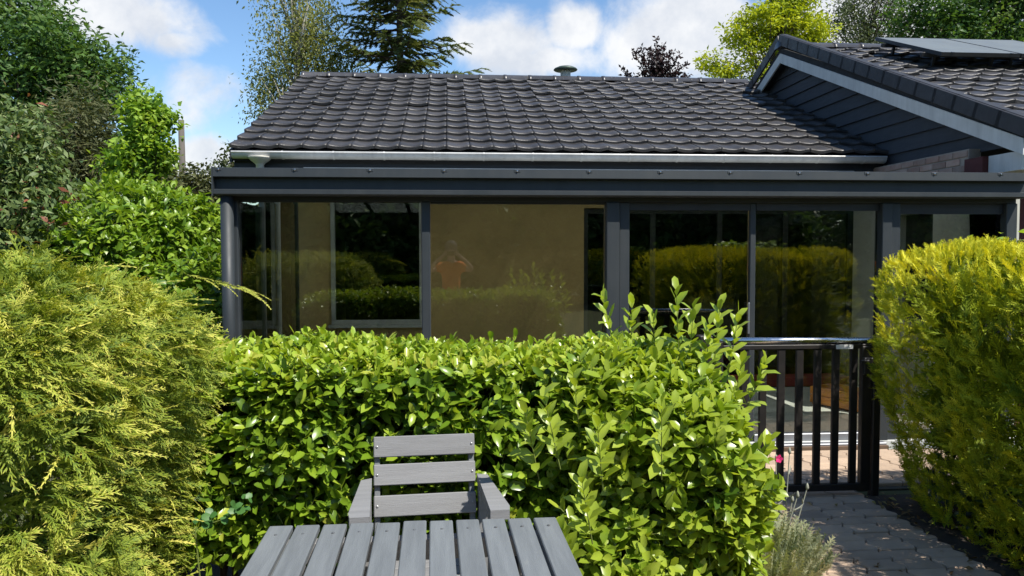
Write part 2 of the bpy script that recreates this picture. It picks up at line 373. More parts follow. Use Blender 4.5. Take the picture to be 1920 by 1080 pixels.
# ------------------------------------------------------------------ ground
def struct(o): return tag(o, kind='structure')
g = MB(); g.add([(-900, -900, 0), (900, -900, 0), (900, 900, 0), (-900, 900, 0)], [(0, 1, 2, 3)]); struct(g.build('ground', M['lawn']))
g = MB()
nx, ny = 40, 30; vs = []
for j in range(ny+1):
    for i in range(nx+1):
        x = -3.2+4.62*i/nx; y = 1.75+2.95*j/ny
        e = min(i, nx-i, j, ny-j); vs.append((x, y, .008+(.03*abs(math.sin(x*5.1+y*3.7)*math.cos(x*2.3-y*6.1))+.012 if e > 0 else 0)))
g.add(vs, [(j*(nx+1)+i, j*(nx+1)+i+1, (j+1)*(nx+1)+i+1, (j+1)*(nx+1)+i) for j in range(ny) for i in range(nx)])
struct(g.build('planting_bed', M['soil'], smooth=True))
g = MB().box(2.62, 4.6, 1.4, 4.85, 0, .03); struct(g.build('hedge_bed', M['soil']))
struct(MB().box(-2.6, 1.34, -5.2, 1.74, 0, .02).build('bounce_paving', mat('bounce_paving', (.42, .38, .33), (.34, .31, .27), .85, 4.0, bump=.4, bscale=60)))  # unseen pale paving added to bounce light up onto the person
# paving: one sheet of joint sand with wavy pavers laid on it
PW, PL = .205, .128
path = MB().box(1.36, 2.7, .4, 5.02, .0, .012).box(-1.7, 4.6, 5.024, 6.0, .0, .0125).build('paved_path', M['joint']); struct(path)
def paver_mesh():
    n = 9; lf = []; gap = .0035
    for i in range(n):
        y = PL*i/(n-1); lf.append((.015*math.sin(2*math.pi*i/(n-1)), y))
    out = [(x+gap, min(max(y, gap), PL-gap)) for x, y in lf]+[(x+PW-gap, min(max(y, gap), PL-gap)) for x, y in reversed(lf)]
    cx, cy = PW/2, PL/2
    inn = [(x+(.005 if x < cx else -.005), y+(.005 if y < .02 else (-.005 if y > PL-.02 else 0))) for x, y in out]
    k = len(out); mb = MB()
    v = [(x, y, 0) for x, y in out]+[(x, y, .024) for x, y in out]+[(x, y, .029) for x, y in inn]
    f = [(i, (i+1) % k, k+(i+1) % k, k+i) for i in range(k)]+[(k+i, k+(i+1) % k, 2*k+(i+1) % k, 2*k+i) for i in range(k)]
    h = k//2
    f += [(2*k+i+1, 2*k+i, 2*k+k-1-i, 2*k+k-2-i) for i in range(h-1)]
    return mb.add(v, [q if True else q for q in f])
pm = paver_mesh(); pme = pm.mesh('paver', M['paver'])
rest = MB(); cnt = 0
for j in range(40):
    for i in range(31):
        y = .98+j*PL; x = -1.65+i*PW
        if y+PL > 5.995: continue
        if y < 5.03:
            if x < 1.4 or x+PW > 2.72: continue
        if x+PW > 4.6: continue
        vis = (y > 3.4 and x > 1.2 and x < 3.0)
        dz = random.uniform(-.003, .003)
        if vis and cnt < 300:
            o = bpy.data.objects.new('paver', pme); col.objects.link(o); o.parent = path
            o.location = (x, y, .008+dz); o.rotation_euler = (R(random.uniform(-.5, .5)), R(random.uniform(-.5, .5)), 0); cnt += 1
        else: rest.add([(a+x, b_+y, c+.008+dz) for a, b_, c in pm.v], pm.f)
tag(rest.build('paver_field', M['paver'], path), kind='stuff')

# ------------------------------------------------------------------ roofs
TW = .252
def tile_mb(E, w=TW, n=10, h=.0095, over=.05, th=.028):
    """clay-look concrete tile: a shallow pan between two raised edges, thick lower lip, upper end tucked under"""
    mb = MB(); g_ = .0025
    prof = []
    for i in range(n+1):
        t = i/n
        prof.append((g_+(w-2*g_)*t, h*(math.cos(2*math.pi*t)+.22*math.cos(4*math.pi*t+.6))))
    rows = [(-.012, .032), (.004, .042), (E*.5, .026), (E+over, .002)]
    v = []
    for y, z in rows: v += [(x, y+.012*math.sin(math.pi*(x/w))*(1 if y < .01 else 0), z+p*(1 if z > .01 else .6)) for x, p in prof]
    k = n+1
    f = [(r*k+i, r*k+i+1, (r+1)*k+i+1, (r+1)*k+i) for r in range(len(rows)-1) for i in range(n)]
    b0 = len(v); v += [(x, -.012+.012*math.sin(math.pi*(x/w)), .030-th+p) for x, p in prof]
    f += [(b0+i, b0+i+1, i+1, i) for i in range(n)]
    b1 = len(v); v += [(prof[0][0], -.012, .005), (prof[0][0], E+over, -.012), (prof[-1][0], -.012, .005), (prof[-1][0], E+over, -.012)]
    f += [(b0, 0, k, 2*k, 3*k, b1+1), (b0+n, b1+3, 3*k+n, 2*k+n, k+n, n)]
    return mb.add(v, f)
def slope_matrix(x, y0, z0, ang, s, off=0.0):
    m = Matrix(((1, 0, 0, x), (0, math.cos(ang), -math.sin(ang), y0+s*math.cos(ang)-off*math.sin(ang)), (0, math.sin(ang), math.cos(ang), z0+s*math.sin(ang)+off*math.cos(ang)), (0, 0, 0, 1)))
    return m
def lay_tiles(roof, x0, ncol, y0, z0, ang, E, nrow, limit=300, wtile=TW):
    mb = tile_mb(E, wtile); me = mb.mesh('roof_tile', M['tile'], smooth=False)
    for p in me.polygons: p.use_smooth = p.index < 30
    k = 0; rest = MB()
    for r in range(nrow):
        for c in range(ncol):
            mt = slope_matrix(x0+c*wtile+random.uniform(-.0015, .0015), y0, z0, ang+R(random.uniform(-.25, .25)), r*E+random.uniform(-.003, .003), random.uniform(0, .003))
            mt = mt @ Matrix.Rotation(R(random.uniform(-.5, .5)), 4, 'Y')
            if k < limit:
                o = bpy.data.objects.new('roof_tile', me); col.objects.link(o); o.parent = roof; o.matrix_local = mt; k += 1
            else: rest.add([tuple(mt @ Vector(p)) for p in mb.v], mb.f)
    if rest.v: tag(rest.build('upper_roof_tiles', M['tile'], roof), kind='stuff')
def ridge_caps(roof, x0, x1, y, z, l=.40, r=.105):
    mb = MB(); n = 10; v = []
    for x, rr in ((0, r*1.06), (.05, r*1.06), (.052, r), (l+.03, r*.97)):
        v += [(x, -rr*math.cos(math.pi*i/n)*1.05, rr*math.sin(math.pi*i/n)*.8) for i in range(n+1)]
    k = n+1
    f = [(a*k+i, (a+1)*k+i, (a+1)*k+i+1, a*k+i+1) for a in range(3) for i in range(n)]+[tuple(range(k)), tuple(3*k+i for i in range(n, -1, -1))]
    mb.add(v, f); me = mb.mesh('ridge_tile', M['ridge'], True)
    for i in range(int(round((x1-x0)/l))):
        o = bpy.data.objects.new('ridge_tile', me); col.objects.link(o); o.parent = roof
        o.location = (x0+i*l, y, z+random.uniform(-.003, .003)); o.rotation_euler = (0, R(random.uniform(-.4, .4)), R(random.uniform(-.6, .6)))

# ---------------------------------------- low house wing with the long tiled roof
WA = math.atan2(1.70, 4.30); EY, EZ = 8.55, 2.71; RY, RZ = 12.85, 4.41
XL, XR = -2.30, 5.0
house = thing('house', 'low ochre house wing with long dark tiled roof behind the veranda', 'house', (1.3, 12.8, 0))
wl = MB()
WY = 9.0
# front wall with a window opening and a wide glazed opening
for bx in ((-2.0, -1.33, WY, WY+.25, 0, 2.62), (-1.33, -.30, WY, WY+.25, 0, .80), (-1.33, -.30, WY, WY+.25, 2.34, 2.62), (-.30, 1.54, WY, WY+.25, 0, 2.62), (1.54, 4.9, WY, WY+.25, 2.12, 2.62)):
    wl.box(*bx)
wl.box(-2.0, -1.75, WY+.25, 16.6, 0, 2.62); wl.box(-1.75, 4.9, 16.35, 16.6, 0, 2.62)
wl.prism([(9.0, 2.62), (16.6, 2.62), (12.85, 4.2)], -2.0, -1.75)
wall = wl.build('wall', M['ochre'], house)
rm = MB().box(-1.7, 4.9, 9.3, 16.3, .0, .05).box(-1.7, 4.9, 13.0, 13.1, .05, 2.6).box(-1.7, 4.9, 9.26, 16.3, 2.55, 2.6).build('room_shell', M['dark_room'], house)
# roof decks, both slopes
rf = MB()
def slab(x0, x1, ya, za, yb, zb, th):
    return [(x, y, z-d) for d in (0, th) for x in (x0, x1) for y, z in ((ya, za), (yb, zb))], [(0, 2, 3, 1), (4, 5, 7, 6), (0, 1, 5, 4), (2, 6, 7, 3), (0, 4, 6, 2), (1, 3, 7, 5)]
rf.add(*slab(XL+.02, XR, EY+.02, EZ-.01, RY, RZ-.01, .12)); rf.add(*slab(XL+.02, XR, 17.15, EZ-.01, RY+.004, RZ-.01, .12))
roof = rf.build('roof', M['deck'], house)
E1 = math.hypot(4.30, 1.70)/14
lay_tiles(roof, XL, 29, EY, EZ, WA, E1, 14, 300)
bk = MB(); tm = tile_mb(E1)
for r in range(14):
    for c in range(29):
        mt = Matrix.Translation((0, 2*RY, 0)) @ Matrix.Scale(-1, 4, (0, 1, 0)) @ slope_matrix(XL+c*TW, EY, EZ, WA, r*E1)
        bk.add([tuple(mt @ Vector(p)) for p in tm.v], [tuple(reversed(q)) for q in tm.f])
tag(bk.build('rear_roof_tiles', M['tile'], roof), kind='stuff')
ridge_caps(roof, XL-.02, XR, RY, RZ-.015)
# verge boards on the left gable
box_part('fascia_board', M['anthracite_dark'], house, -2.28, 4.9, 8.63, 8.66, 2.44, 2.68)
box_part('soffit', M['anthracite_dark'], house, -2.28, 4.9, 8.662, 8.998, 2.45, 2.47)
vb = MB().prism([(8.56, 2.56), (12.85, 4.26), (12.85, 4.40), (8.56, 2.70)], XL-.005, XL+.017); vb.build('verge_board', M['anthracite_dark'], house)
# half round zinc gutter with rolled lip, outlet and brackets
gm = MB(); n = 12; GX0, GX1, GY, GZ, GR = -2.27, 4.86, 8.545, 2.665, .066
sect = [(GY-GR*math.cos(math.pi*i/n), GZ-GR*math.sin(math.pi*i/n)) for i in range(n+1)]+[(GY+(GR-.004)*math.cos(math.pi*i/n), GZ-(GR-.004)*math.sin(math.pi*i/n)) for i in range(n+1)]
gm.prism(sect, GX0, GX1); gm.tube([(GX0, GY-GR, GZ), (GX1, GY-GR, GZ)], .011, 8)
for x in (GX0, GX1): gm.prism([(GY-GR*math.cos(math.pi*i/n), GZ-GR*math.sin(math.pi*i/n)) for i in range(n+1)], x-.003 if x < 0 else x, x if x < 0 else x+.003)
gut = gm.build('gutter', M['zinc'], house)
br = MB().prism([(GY-(GR+.004)*math.cos(math.pi*i/n), GZ-(GR+.004)*math.sin(math.pi*i/n)) for i in range(n+1)]+[(GY+(GR)*math.cos(math.pi*i/n), GZ-(GR)*math.sin(math.pi*i/n)) for i in range(n+1)], -.009, .009).add([( -.009, GY-.09, GZ-.004), (.009, GY-.09, GZ-.004), (.009, GY-.05, GZ+.016), (-.009, GY-.05, GZ+.016)], [(0, 1, 2, 3)])
bme = br.mesh('gutter_bracket', M['zinc'])
for i in range(13):
    o = bpy.data.objects.new('gutter_bracket', bme); col.objects.link(o); o.parent = gut; o.location = (-1.75+i*.53, 0, 0)
oc = at(487, 290, 8.53)
MB().lathe([(.125, 0), (.12, -.012), (.1, -.035), (.06, -.065), (.042, -.085), (.042, -.30)], (oc.x, GY, GZ-.045), 20).build('gutter_outlet', M['zinc_pale'], house, True)
# interior-side details of the house front
wf = MB()
for bx in ((-1.33, -1.285, WY-.03, WY+.06, .80, 2.34), (-.345, -.30, WY-.03, WY+.06, .80, 2.34), (-1.285, -.345, WY-.03, WY+.06, 2.295, 2.34), (-1.285, -.345, WY-.03, WY+.06, .80, .85)): wf.box(*bx)
win = wf.build('window', M['white_frame'], house)
MB().box(-1.285, -.345, WY+.01, WY+.03, .85, 2.295).build('pane', M['glass_dark'], win)
MB().box(-1.36, -.27, WY-.07, WY-.001, .765, .798).build('sill', M['white_frame'], win)
sd = MB()
for x in (1.56, 2.36, 3.16, 3.96, 4.76):
    sd.box(x-.02, x+.04, WY+.08, WY+.13, .12, 2.118)
sd.box(1.56, 4.8, WY+.081, WY+.129, 2.06, 2.117); sd.box(1.56, 4.8, WY+.081, WY+.129, .06, .14)
dr = sd.build('sliding_door', M['anthracite_dark'], house)
for x in (1.56, 2.36, 3.16, 3.96): MB().box(x+.04, x+.78, WY+.10, WY+.112, .14, 2.06).build('pane', M['glass_dark'], dr)
box_part('doorstep', M['red'], house, 1.5, 4.6, 8.66, 8.998, .075, .17, bev=.01)
box_part('shutter', mat('shutter_brown', (.05, .02, .015), (.035, .015, .012), .6, 4.0, stretch=(8, 8, 1)), house, -1.96, -1.76, WY-.045, WY-.003, .3, 2.3)
box_part('flashing', M['white_frame'], house, -1.55, 4.55, 8.602, 8.627, 2.475, 2.522)
# roof vent behind the ridge
vc = at(1061, 140, 13.1)
vent = thing('roof_vent', 'green mushroom shaped metal vent cowl standing on the roof ridge', 'vent', (vc.x, 13.1, 4.2))
MB().lathe([(.11, -.3), (.11, .12), (.085, .13), (.085, .24)], (vc.x, 13.1, 4.38), 18).build('pipe', M['zinc_pale'], vent, True)
MB().lathe([(.19, .245), (.2, .255), (.185, .275), (.13, .30), (.05, .315), (.0, .318)], (vc.x, 13.1, 4.38), 22).build('cowl', M['vent_green'], vent, True)

# ---------------------------------------- taller house on the right, clad gable towards us
AY, AZ = 11.2, 4.57; FY, FZ = 6.22, 2.64; GA = math.atan2(AZ-FZ, AY-FY)
GXW = 4.92; VX = 4.76
gh = thing('gable_house', 'brick house with dark clad gable, pale bargeboards and tiled roof at right', 'house', (8, 11, 0))
MB().box(4.76, 12, 6.75, 7.0, 0, 2.46).build('front_wall', M['redwall'], gh)
sw = MB()
for bx in ((4.76, GXW, 7.0, 7.32, 0, 2.2), (4.76, GXW, 7.32, 8.15, 2.0, 2.2), (4.76, GXW, 8.15, 9.0, 0, 2.2)): sw.box(*bx)
sw.build('side_wall', M['plaster'], gh)
MB().box(4.9, 4.95, 7.32, 8.15, 0, 2.0).build('side_door', M['black'], gh)
bw = MB().box(4.80, GXW, 7.0, 9.3, 2.202, 2.56).box(4.82, GXW, 9.3, 16.2, 0, 2.56).box(GXW, 12, 15.95, 16.2, 0, 2.5).box(11.75, 12, 7.0, 15.95, 0, 2.5).build('brick_wall', M['mortar'], gh)
bk_me = MB().box(0, .012, 0, .205, 0, .058, bev=.004).mesh('brick', M['brick'])
for r in range(5):
    for c in range(11):
        y = 7.01+c*.215-(.107 if r % 2 else 0)
        if y < 7.0 or y+.205 > 9.28: continue
        o = bpy.data.objects.new('brick', bk_me); col.objects.link(o); o.parent = bw; o.location = (4.79, y, 2.215+r*.069)
def zroof(y): return AZ-abs(y-AY)*math.tan(GA)
gw = MB().prism([(6.6, 2.56), (15.9, 2.56), (AY, zroof(AY)-.16)], GXW+.03, GXW+.15).build('gable_wall', M['deck'], gh)
bh = .165; z = 2.53
while z < AZ-.25:
    # each lap board is cut to the rake at both ends
    y0 = AY-(AZ-.13-z-bh)/math.tan(GA); y1 = AY+(AZ-.13-z-bh)/math.tan(GA); y0b = AY-(AZ-.13-z)/math.tan(GA); y1b = AY+(AZ-.13-z)/math.tan(GA)
    y0, y1 = max(y0, 6.45), min(y1, 15.9); y0b, y1b = max(y0b, 6.35), min(y1b, 16)
    if y1-y0 < .05: break
    v = [(GXW-.012, y0b, z), (GXW-.012, y1b, z), (GXW+.012, y1, z+bh+.01), (GXW+.012, y0, z+bh+.01), (GXW+.028, y0b, z), (GXW+.028, y1b, z), (GXW+.028, y1, z+bh+.01), (GXW+.028, y0, z+bh+.01)]
    MB().add(v, [(0, 1, 2, 3), (7, 6, 5, 4), (0, 4, 5, 1), (3, 2, 6, 7), (0, 3, 7, 4), (1, 5, 6, 2)]).build('cladding_board', M['cladding'], gh); z += bh
groof = MB().add(*slab(VX+.03, 12.2, FY+.02, FZ-.012, AY, AZ-.012, .1)).add(*slab(VX+.03, 12.2, 2*AY-FY, FZ-.012, AY+.004, AZ-.012, .1)).build('roof', M['deck'], gh)
E2 = math.hypot(AY-FY, AZ-FZ)/16
lay_tiles(groof, VX+.08, 18, FY, FZ, GA, E2, 16, 300, .25)
far = MB(); tm2 = tile_mb(E2, .25)
for r in range(16):
    for c in range(12):
        mt = slope_matrix(VX+.08+(18+c)*.25, FY, FZ, GA, r*E2); far.add([tuple(mt @ Vector(p)) for p in tm2.v], tm2.f)
    for c in range(30):
        mt = Matrix.Translation((0, 2*AY, 0)) @ Matrix.Scale(-1, 4, (0, 1, 0)) @ slope_matrix(VX+.08+c*.25, FY, FZ, GA, r*E2)
        far.add([tuple(mt @ Vector(p)) for p in tm2.v], [tuple(reversed(q)) for q in tm2.f])
tag(far.build('rear_roof_tiles', M['tile'], groof), kind='stuff')
ridge_caps(groof, VX-.02, 12.2, AY, AZ-.01)
# verge tiles: stepped dark angle pieces wrapped over the rake
vm = MB().box(-.015, .012, -.02, E2+.035, -.092, .05, bev=.004).box(.012, .10, -.02, E2+.035, .032, .056, bev=.004)
vme = vm.mesh('verge_tile', mat('verge_tile', (.03, .03, .033), (.022, .022, .024), .5, 6., bump=.3, rnd=.15))
for sgn in (1, -1):
    for r in range(16):
        o = bpy.data.objects.new('verge_tile', vme); col.objects.link(o); o.parent = groof
        mt = slope_matrix(VX, FY, FZ, GA+R(1.2), r*E2, .012)
        if sgn < 0: mt = Matrix.Translation((0, 2*AY, 0)) @ Matrix.Scale(-1, 4, (0, 1, 0)) @ mt
        o.matrix_local = mt
def rake_board(sg):
    a, c = (FY+.05, FZ), (AY, AZ)
    if sg < 0: a = (2*AY-FY-.05, FZ)
    pts = [(a[0], a[1]-.225), (c[0], c[1]-.225), (c[0], c[1]-.088), (a[0], a[1]-.088)]
    return MB().prism(pts, VX+.016, VX+.04)
for sg in (1, -1): rake_board(sg).build('bargeboard', M['barge'], gh)
sf = MB()
for sg in (1, -1):
    a = FY+.06 if sg > 0 else 2*AY-FY-.06
    sf.add(*slab(VX+.042, GXW+.03, a, FZ-.15, AY, AZ-.15, .012))
sf.build('rake_soffit', M['cladding'], gh)
# white eave box and gutter end at the front corner
MB().box(VX+.05, 12, 6.33, 6.74, 2.30, 2.46).build('eave_box', M['barge'], gh)
gm = MB(); yy, zz, rr = 6.20, 2.60, .07
sect = [(yy-rr*math.cos(math.pi*i/n), zz-rr*math.sin(math.pi*i/n)) for i in range(n+1)]+[(yy+(rr-.004)*math.cos(math.pi*i/n), zz-(rr-.004)*math.sin(math.pi*i/n)) for i in range(n+1)]
gm.prism(sect, VX+.12, 12).tube([(VX+.12, yy-rr, zz), (12, yy-rr, zz)], .011, 8).build('gutter', M['zinc'], gh)

# solar panels on raised rails
def solar(x0, label):
    s0 = (9.07-FY)/math.cos(GA); ln = 1.58; wd = .985
    t = thing('solar_panel', label, 'solar panel', (x0, 9.8, 3.9), 0, 'solar panels on the right roof')
    m4 = slope_matrix(x0, FY, FZ, GA, s0, .19)
    def tb(name, mm, *b): 
        return MB().box(*b, mat4=m4).build(name, mm, t)
    tb('glass_face', M['solar'], .012, wd-.012, .012, ln-.012, .03, .043)
    fr = MB()
    for b_ in ((0, wd, 0, .0115, 0, .045), (0, wd, ln-.0115, ln, 0, .045), (0, .0115, .0115, ln-.0115, 0, .045), (wd-.0115, wd, .0115, ln-.0115, 0, .045)): fr.box(*b_, mat4=m4)
    fr.build('frame', M['black'], t)
    for y in (.3, 1.25): tb('rail', M['anthracite_dark'], -.06, wd-.001 , y, y+.04, -.05, -.002)
    for x in (.1, .85):
        for y in (.3, 1.25): tb('bracket', M['anthracite_dark'], x, x+.03, y+.005, y+.035, -.16, -.05)
    for x in (.12, .86): tb('clamp', M['alu'], x, x+.03, -.012, .018, .0455, .05)
for i, lb in enumerate(('solar panel nearest the gable, first of the dark panels on the right roof', 'solar panel cut by the right edge of the photo, second from gable')): solar(5.80+i*1.0, lb)

# ------------------------------------------------------------------ veranda
ver = thing('veranda', 'anthracite aluminium glazed veranda with sliding doors along the house front', 'veranda', (1.45, 6.2, 0))
GLY = 6.2; A = M['anthracite']
fl = MB().box(-1.66, 4.7, 6.10, 8.66, .0, .07).build('floor', M['floor'], ver)
# front gutter beam: stepped extruded profile
pro = [(6.12, 2.035), (6.02, 2.035), (6.005, 2.045), (6.005, 2.075), (6.06, 2.085), (6.06, 2.165), (6.0, 2.172), (6.004, 2.236), (6.03, 2.24), (6.09, 2.24), (6.09, 2.18), (6.2, 2.18), (6.2, 2.035)]
MB().prism(pro, -1.74, 4.64).build('gutter_beam', A, ver)
MB().prism([(6.0, 2.03), (6.21, 2.03), (6.21, 2.243), (6.0, 2.243)], -1.752, -1.741).build('end_cap', A, ver)
MB().box(-1.66, 4.62, 6.13, 6.22, 2.0, 2.034).build('head_rail', M['anthracite_dark'], ver)
# caps of the roof bars with their screws
cm = MB().box(-.025, .025, 0.001, .05, 0, .024, bev=.003).mesh('bar_cap', A); sm = MB().lathe([(.0, -.004), (.007, -.004), (.007, .002), (.004, .005), (0, .005)], (0, 0, 0), 8).mesh('screw', M['chrome'])
for i in range(12):
    x = -1.70+i*.5535
    o = bpy.data.objects.new('bar_cap', cm); col.objects.link(o); o.parent = ver; o.location = Vector((x, 5.999, 2.212))-ver.location
    s = bpy.data.objects.new('screw', sm); col.objects.link(s); s.parent = o; s.location = (0, -.003, .012); s.rotation_euler = (R(90), 0, 0)
    rb = MB().prism([(6.10, 2.205), (8.6, 2.435), (8.6, 2.46), (6.10, 2.23)], x-.025, x+.025); rb.build('rafter', A, ver)
    if i < 11:
        MB().prism([(6.13, 2.210), (8.59, 2.438), (8.59, 2.452), (6.13, 2.224)], x+.027, x+.5265).build('roof_panel', M['roof_panel'], ver)
def post(x0, x1, y0, y1, z0=.07, z1=2.0, m_=A): MB().box(x0, x1, y0, y1, z0, z1, bev=.006).build('post', m_, ver)
# corner: round downpipe and frame
MB().tube([(-1.665, 6.085, 0.02), (-1.665, 6.085, 2.034)], .048, 16).build('downpipe', A, ver, True)
post(-1.645, -1.60, 6.13, 6.23); post(-.22, -.15, 6.15, 6.22); post(1.225, 1.33, 6.11, 6.23); post(1.332, 1.415, 6.14, 6.23)
post(2.40, 2.448, 6.16, 6.225); post(3.475, 3.56, 6.11, 6.23); post(3.562, 3.64, 6.13, 6.23); post(4.535, 4.63, 6.12, 6.23)
# door and bay frames: head, foot
for (a, c, zt, zb) in ((-1.598, -.222, 1.995, .07), (-.148, 1.223, 1.985, .07), (1.417, 2.398, 1.94, .07), (2.45, 3.473, 1.94, .07), (3.642, 4.533, 1.915, .07)):
    MB().box(a, c, 6.16, 6.22, zt, 1.9995).build('frame_head', M['anthracite_dark'], ver)
    MB().box(a, c, 6.15, 6.222, zb, zb+.06, bev=.005).build('frame_foot', M['alu'] if a > 1.4 and a < 3 else A, ver)
    MB().box(a+.001, c-.001, 6.188, 6.200, zb+.06, zt-.001).build('pane', M['glass'], ver)
box_part('end_panel', M['plaster'], ver, 4.66, 4.752, 6.26, 7.30, .07, 2.12)
box_part('threshold', M['alu'], ver, 1.40, 3.50, 6.03, 6.099, .04, .072, bev=.004)
MB().box(1.4, 3.5, 6.0, 6.03, .012, .055).build('threshold_step', mat('brown_step', (.16, .1, .065), (.12, .08, .05), .8, 8.), ver)
MB().box(2.385, 2.40, 6.145, 6.159, .95, 1.2, bev=.003).build('door_handle', M['alu'], ver)
# left side glazing
for y, mm in ((6.28, A), (7.1, M['alu']), (7.72, M['white_frame']), (8.62, A)): MB().box(-1.665, -1.62, y-.025, y+.025, .07, 2.2 if y > 6.3 else 2.0).build('side_post', mm, ver)
MB().prism([(6.24, 2.0), (8.64, 2.2), (8.64, 2.43), (6.24, 2.205)], -1.66, -1.625).build('side_head', M['anthracite_dark'], ver)
for ya, yb in ((6.306, 7.074), (7.126, 7.694), (7.746, 8.594)): MB().box(-1.648, -1.636, ya, yb, .07, 2.0+(ya-6.24)*.083-.0).build('side_pane', M['glass'], ver)

# orange slatted crate standing on the veranda floor
crate = thing('wooden_crate', 'orange slatted wooden crate on the veranda floor behind the gate', 'crate', (3.94, 7.42, .07), R(-66))
for s in (-1, 1):
    for k in range(2): MB().box(-.36, .36, s*.17-.008, s*.17+.008, .02+k*.085, .098+k*.085, bev=.003).build('side_slat', M['crate'], crate, world=False)
    for k in range(2): MB().box(s*.352-.008, s*.352+.008, -.161, .161, .02+k*.085, .098+k*.085, bev=.003).build('end_slat', M['crate'], crate, world=False)
    for q in (-1, 1): MB().box(s*.328-.015, s*.328+.015, q*.147-.014, q*.147+.014, 0, .185).build('corner_post', M['crate'], crate, world=False)
MB().box(-.343, .343, -.161, .161, .01, .02).build('base', M['crate'], crate, world=False)

# ------------------------------------------------------------------ garden gate
gate = thing('garden_gate', 'black metal garden gate with vertical bars and shiny top rail', 'gate', (2.0, 4.86, 0))
GYY = 4.86
for i in range(7):
    x = 1.865+i*.1205
    MB().box(x-.024, x+.024, GYY-.012, GYY+.012, .11, .985, bev=.004).build('bar', M['gate'], gate)
MB().box(1.72, 2.70, GYY-.02, GYY+.02, .065, .11, bev=.004).build('bottom_rail', M['gate'], gate)
MB().box(1.72, 2.70, GYY-.018, GYY+.018, .985, 1.015, bev=.004).build('upper_rail', M['gate'], gate)
MB().tube([(1.70, GYY, 1.044), (2.74, GYY, 1.034)], .021, 12).build('top_rail', M['chrome'], gate, True)
MB().box(2.635, 2.70, GYY-.022, GYY+.022, .11, 1.0, bev=.004).build('stile', M['gate'], gate)
MB().box(1.655, 1.72, GYY-.022, GYY+.022, .05, 1.04, bev=.004).build('stile', M['gate'], gate)
MB().box(2.46, 2.57, GYY-.024, GYY-.0185, .985, 1.012).build('name_plate', M['label'], gate)
MB().box(2.63, 2.69, GYY-.055, GYY-.023, .82, .93, bev=.004).box(2.60, 2.66, GYY-.075, GYY-.056, .90, .92, bev=.004).build('latch', M['gate'], gate)
gp = MB().box(2.708, 2.76, GYY-.03, GYY+.03, 0, 1.06, bev=.006)
tag(gp.build('gate_post', M['gate']), 'black square metal gate post beside the golden conifer hedge', 'post')
gp = MB().box(1.56, 1.645, GYY-.045, GYY+.045, 0, 1.08, bev=.006)
tag(gp.build('gate_post', M['gate']), 'black metal gate post half hidden by the laurel bush', 'post')

# ------------------------------------------------------------------ table and chair
TZ = .72
table = thing('slatted_table', 'weathered grey slatted wooden garden table in the foreground', 'table', (-.11, 2.17, 0), R(1.2))
sw_ = .075; gp_ = .011
for i in range(11):
    x = -.468+i*(sw_+gp_); y1 = .405+random.uniform(-.004, .004)
    MB().box(x, x+sw_, -.40, y1, TZ-.022, TZ+random.uniform(-.0015, .0015), bev=.003).build('slat', M['grey_wood'], table, world=False)
for y in (-.33, .30): MB().box(-.43, .43, y, y+.045, TZ-.09, TZ-.0225, bev=.003).build('cross_rail', M['grey_wood_x'], table, world=False)
for sx in (-1, 1):
    MB().box(sx*.40-.012, sx*.40+.012, -.284, .299, TZ-.09, TZ-.0225, bev=.003).build('apron', M['grey_wood'], table, world=False)
    for y in (-.29, .25): MB().box(sx*.36-.03, sx*.36+.03, y, y+.045, 0, TZ-.0905, bev=.004).build('leg', M['grey_wood_x'], table, world=False)
ch = thing('garden_chair', 'grey slatted wooden armchair standing between table and laurel hedge', 'chair', (-.085, 2.86, 0), R(4.5))
TL = R(14)
def back_m(z): return Matrix.Translation((0, .14, .42)) @ Matrix.Rotation(-TL, 4, 'X') @ Matrix.Translation((0, 0, z-.42))
for z0 in (.815, .708, .59):
    MB().box(-.198, .198, -.012, .009, 0, .080, bev=.003, mat4=back_m(z0)).build('back_slat', M['grey_wood_x'], ch, world=False)
scm = MB().lathe([(0, -.002), (.005, -.002), (.005, .001), (.003, .002), (0, .002)], (0, 0, 0), 8).mesh('screw', M['screw'])
for z0 in (.815, .708, .59):
    for sx in (-1, 1):
        o = bpy.data.objects.new('screw', scm); col.objects.link(o); o.parent = ch; o.matrix_local = back_m(z0) @ Matrix.Translation((sx*.185, -.0125, .04)) @ Matrix.Rotation(R(90), 4, 'X')
for i in range(11):
    for y in (-.31, .32):
        o = bpy.data.objects.new('screw', scm); col.objects.link(o); o.parent = table; o.location = (-.468+i*(sw_+gp_)+sw_/2+random.uniform(-.004, .004), y, TZ+.001)
for sx in (-1, 1):
    MB().box(sx*.185-.011, sx*.185+.011, .0095, .05, -.12, .465, bev=.003, mat4=back_m(.41)).build('back_post', M['grey_wood'], ch, world=False)
    # armrest: wedge board, narrower at the back, dropping towards the front
    pl = [(sx*.205, -.20), (sx*.272, -.20), (sx*.278, -.16), (sx*.246, .20), (sx*.205, .22)]
    def az(y): return .715+(y+.2)*.03
    v = [(x, y, az(y)) for x, y in pl]+[(x, y, az(y)-.034) for x, y in pl]; k = len(pl)
    f = [tuple(range(k)), tuple(range(2*k-1, k-1, -1))]+[(i, k+i, k+(i+1) % k, (i+1) % k) for i in range(k)]
    if sx < 0: f = [tuple(reversed(q)) for q in f]
    MB().add(v, f).build('armrest', M['grey_wood_x'], ch, world=False)
    MB().box(sx*.225-.018, sx*.225+.018, -.18, -.10, 0, .680, bev=.003).build('leg', M['grey_wood_x'], ch, world=False)
    MB().box(sx*.225-.018, sx*.225+.018, .16, .22, 0, .689, bev=.003).build('leg', M['grey_wood_x'], ch, world=False)
    MB().box(sx*.205-.0015, sx*.205+.0005, -.1, .16, .36, .42).build('seat_rail', M['grey_wood'], ch, world=False)
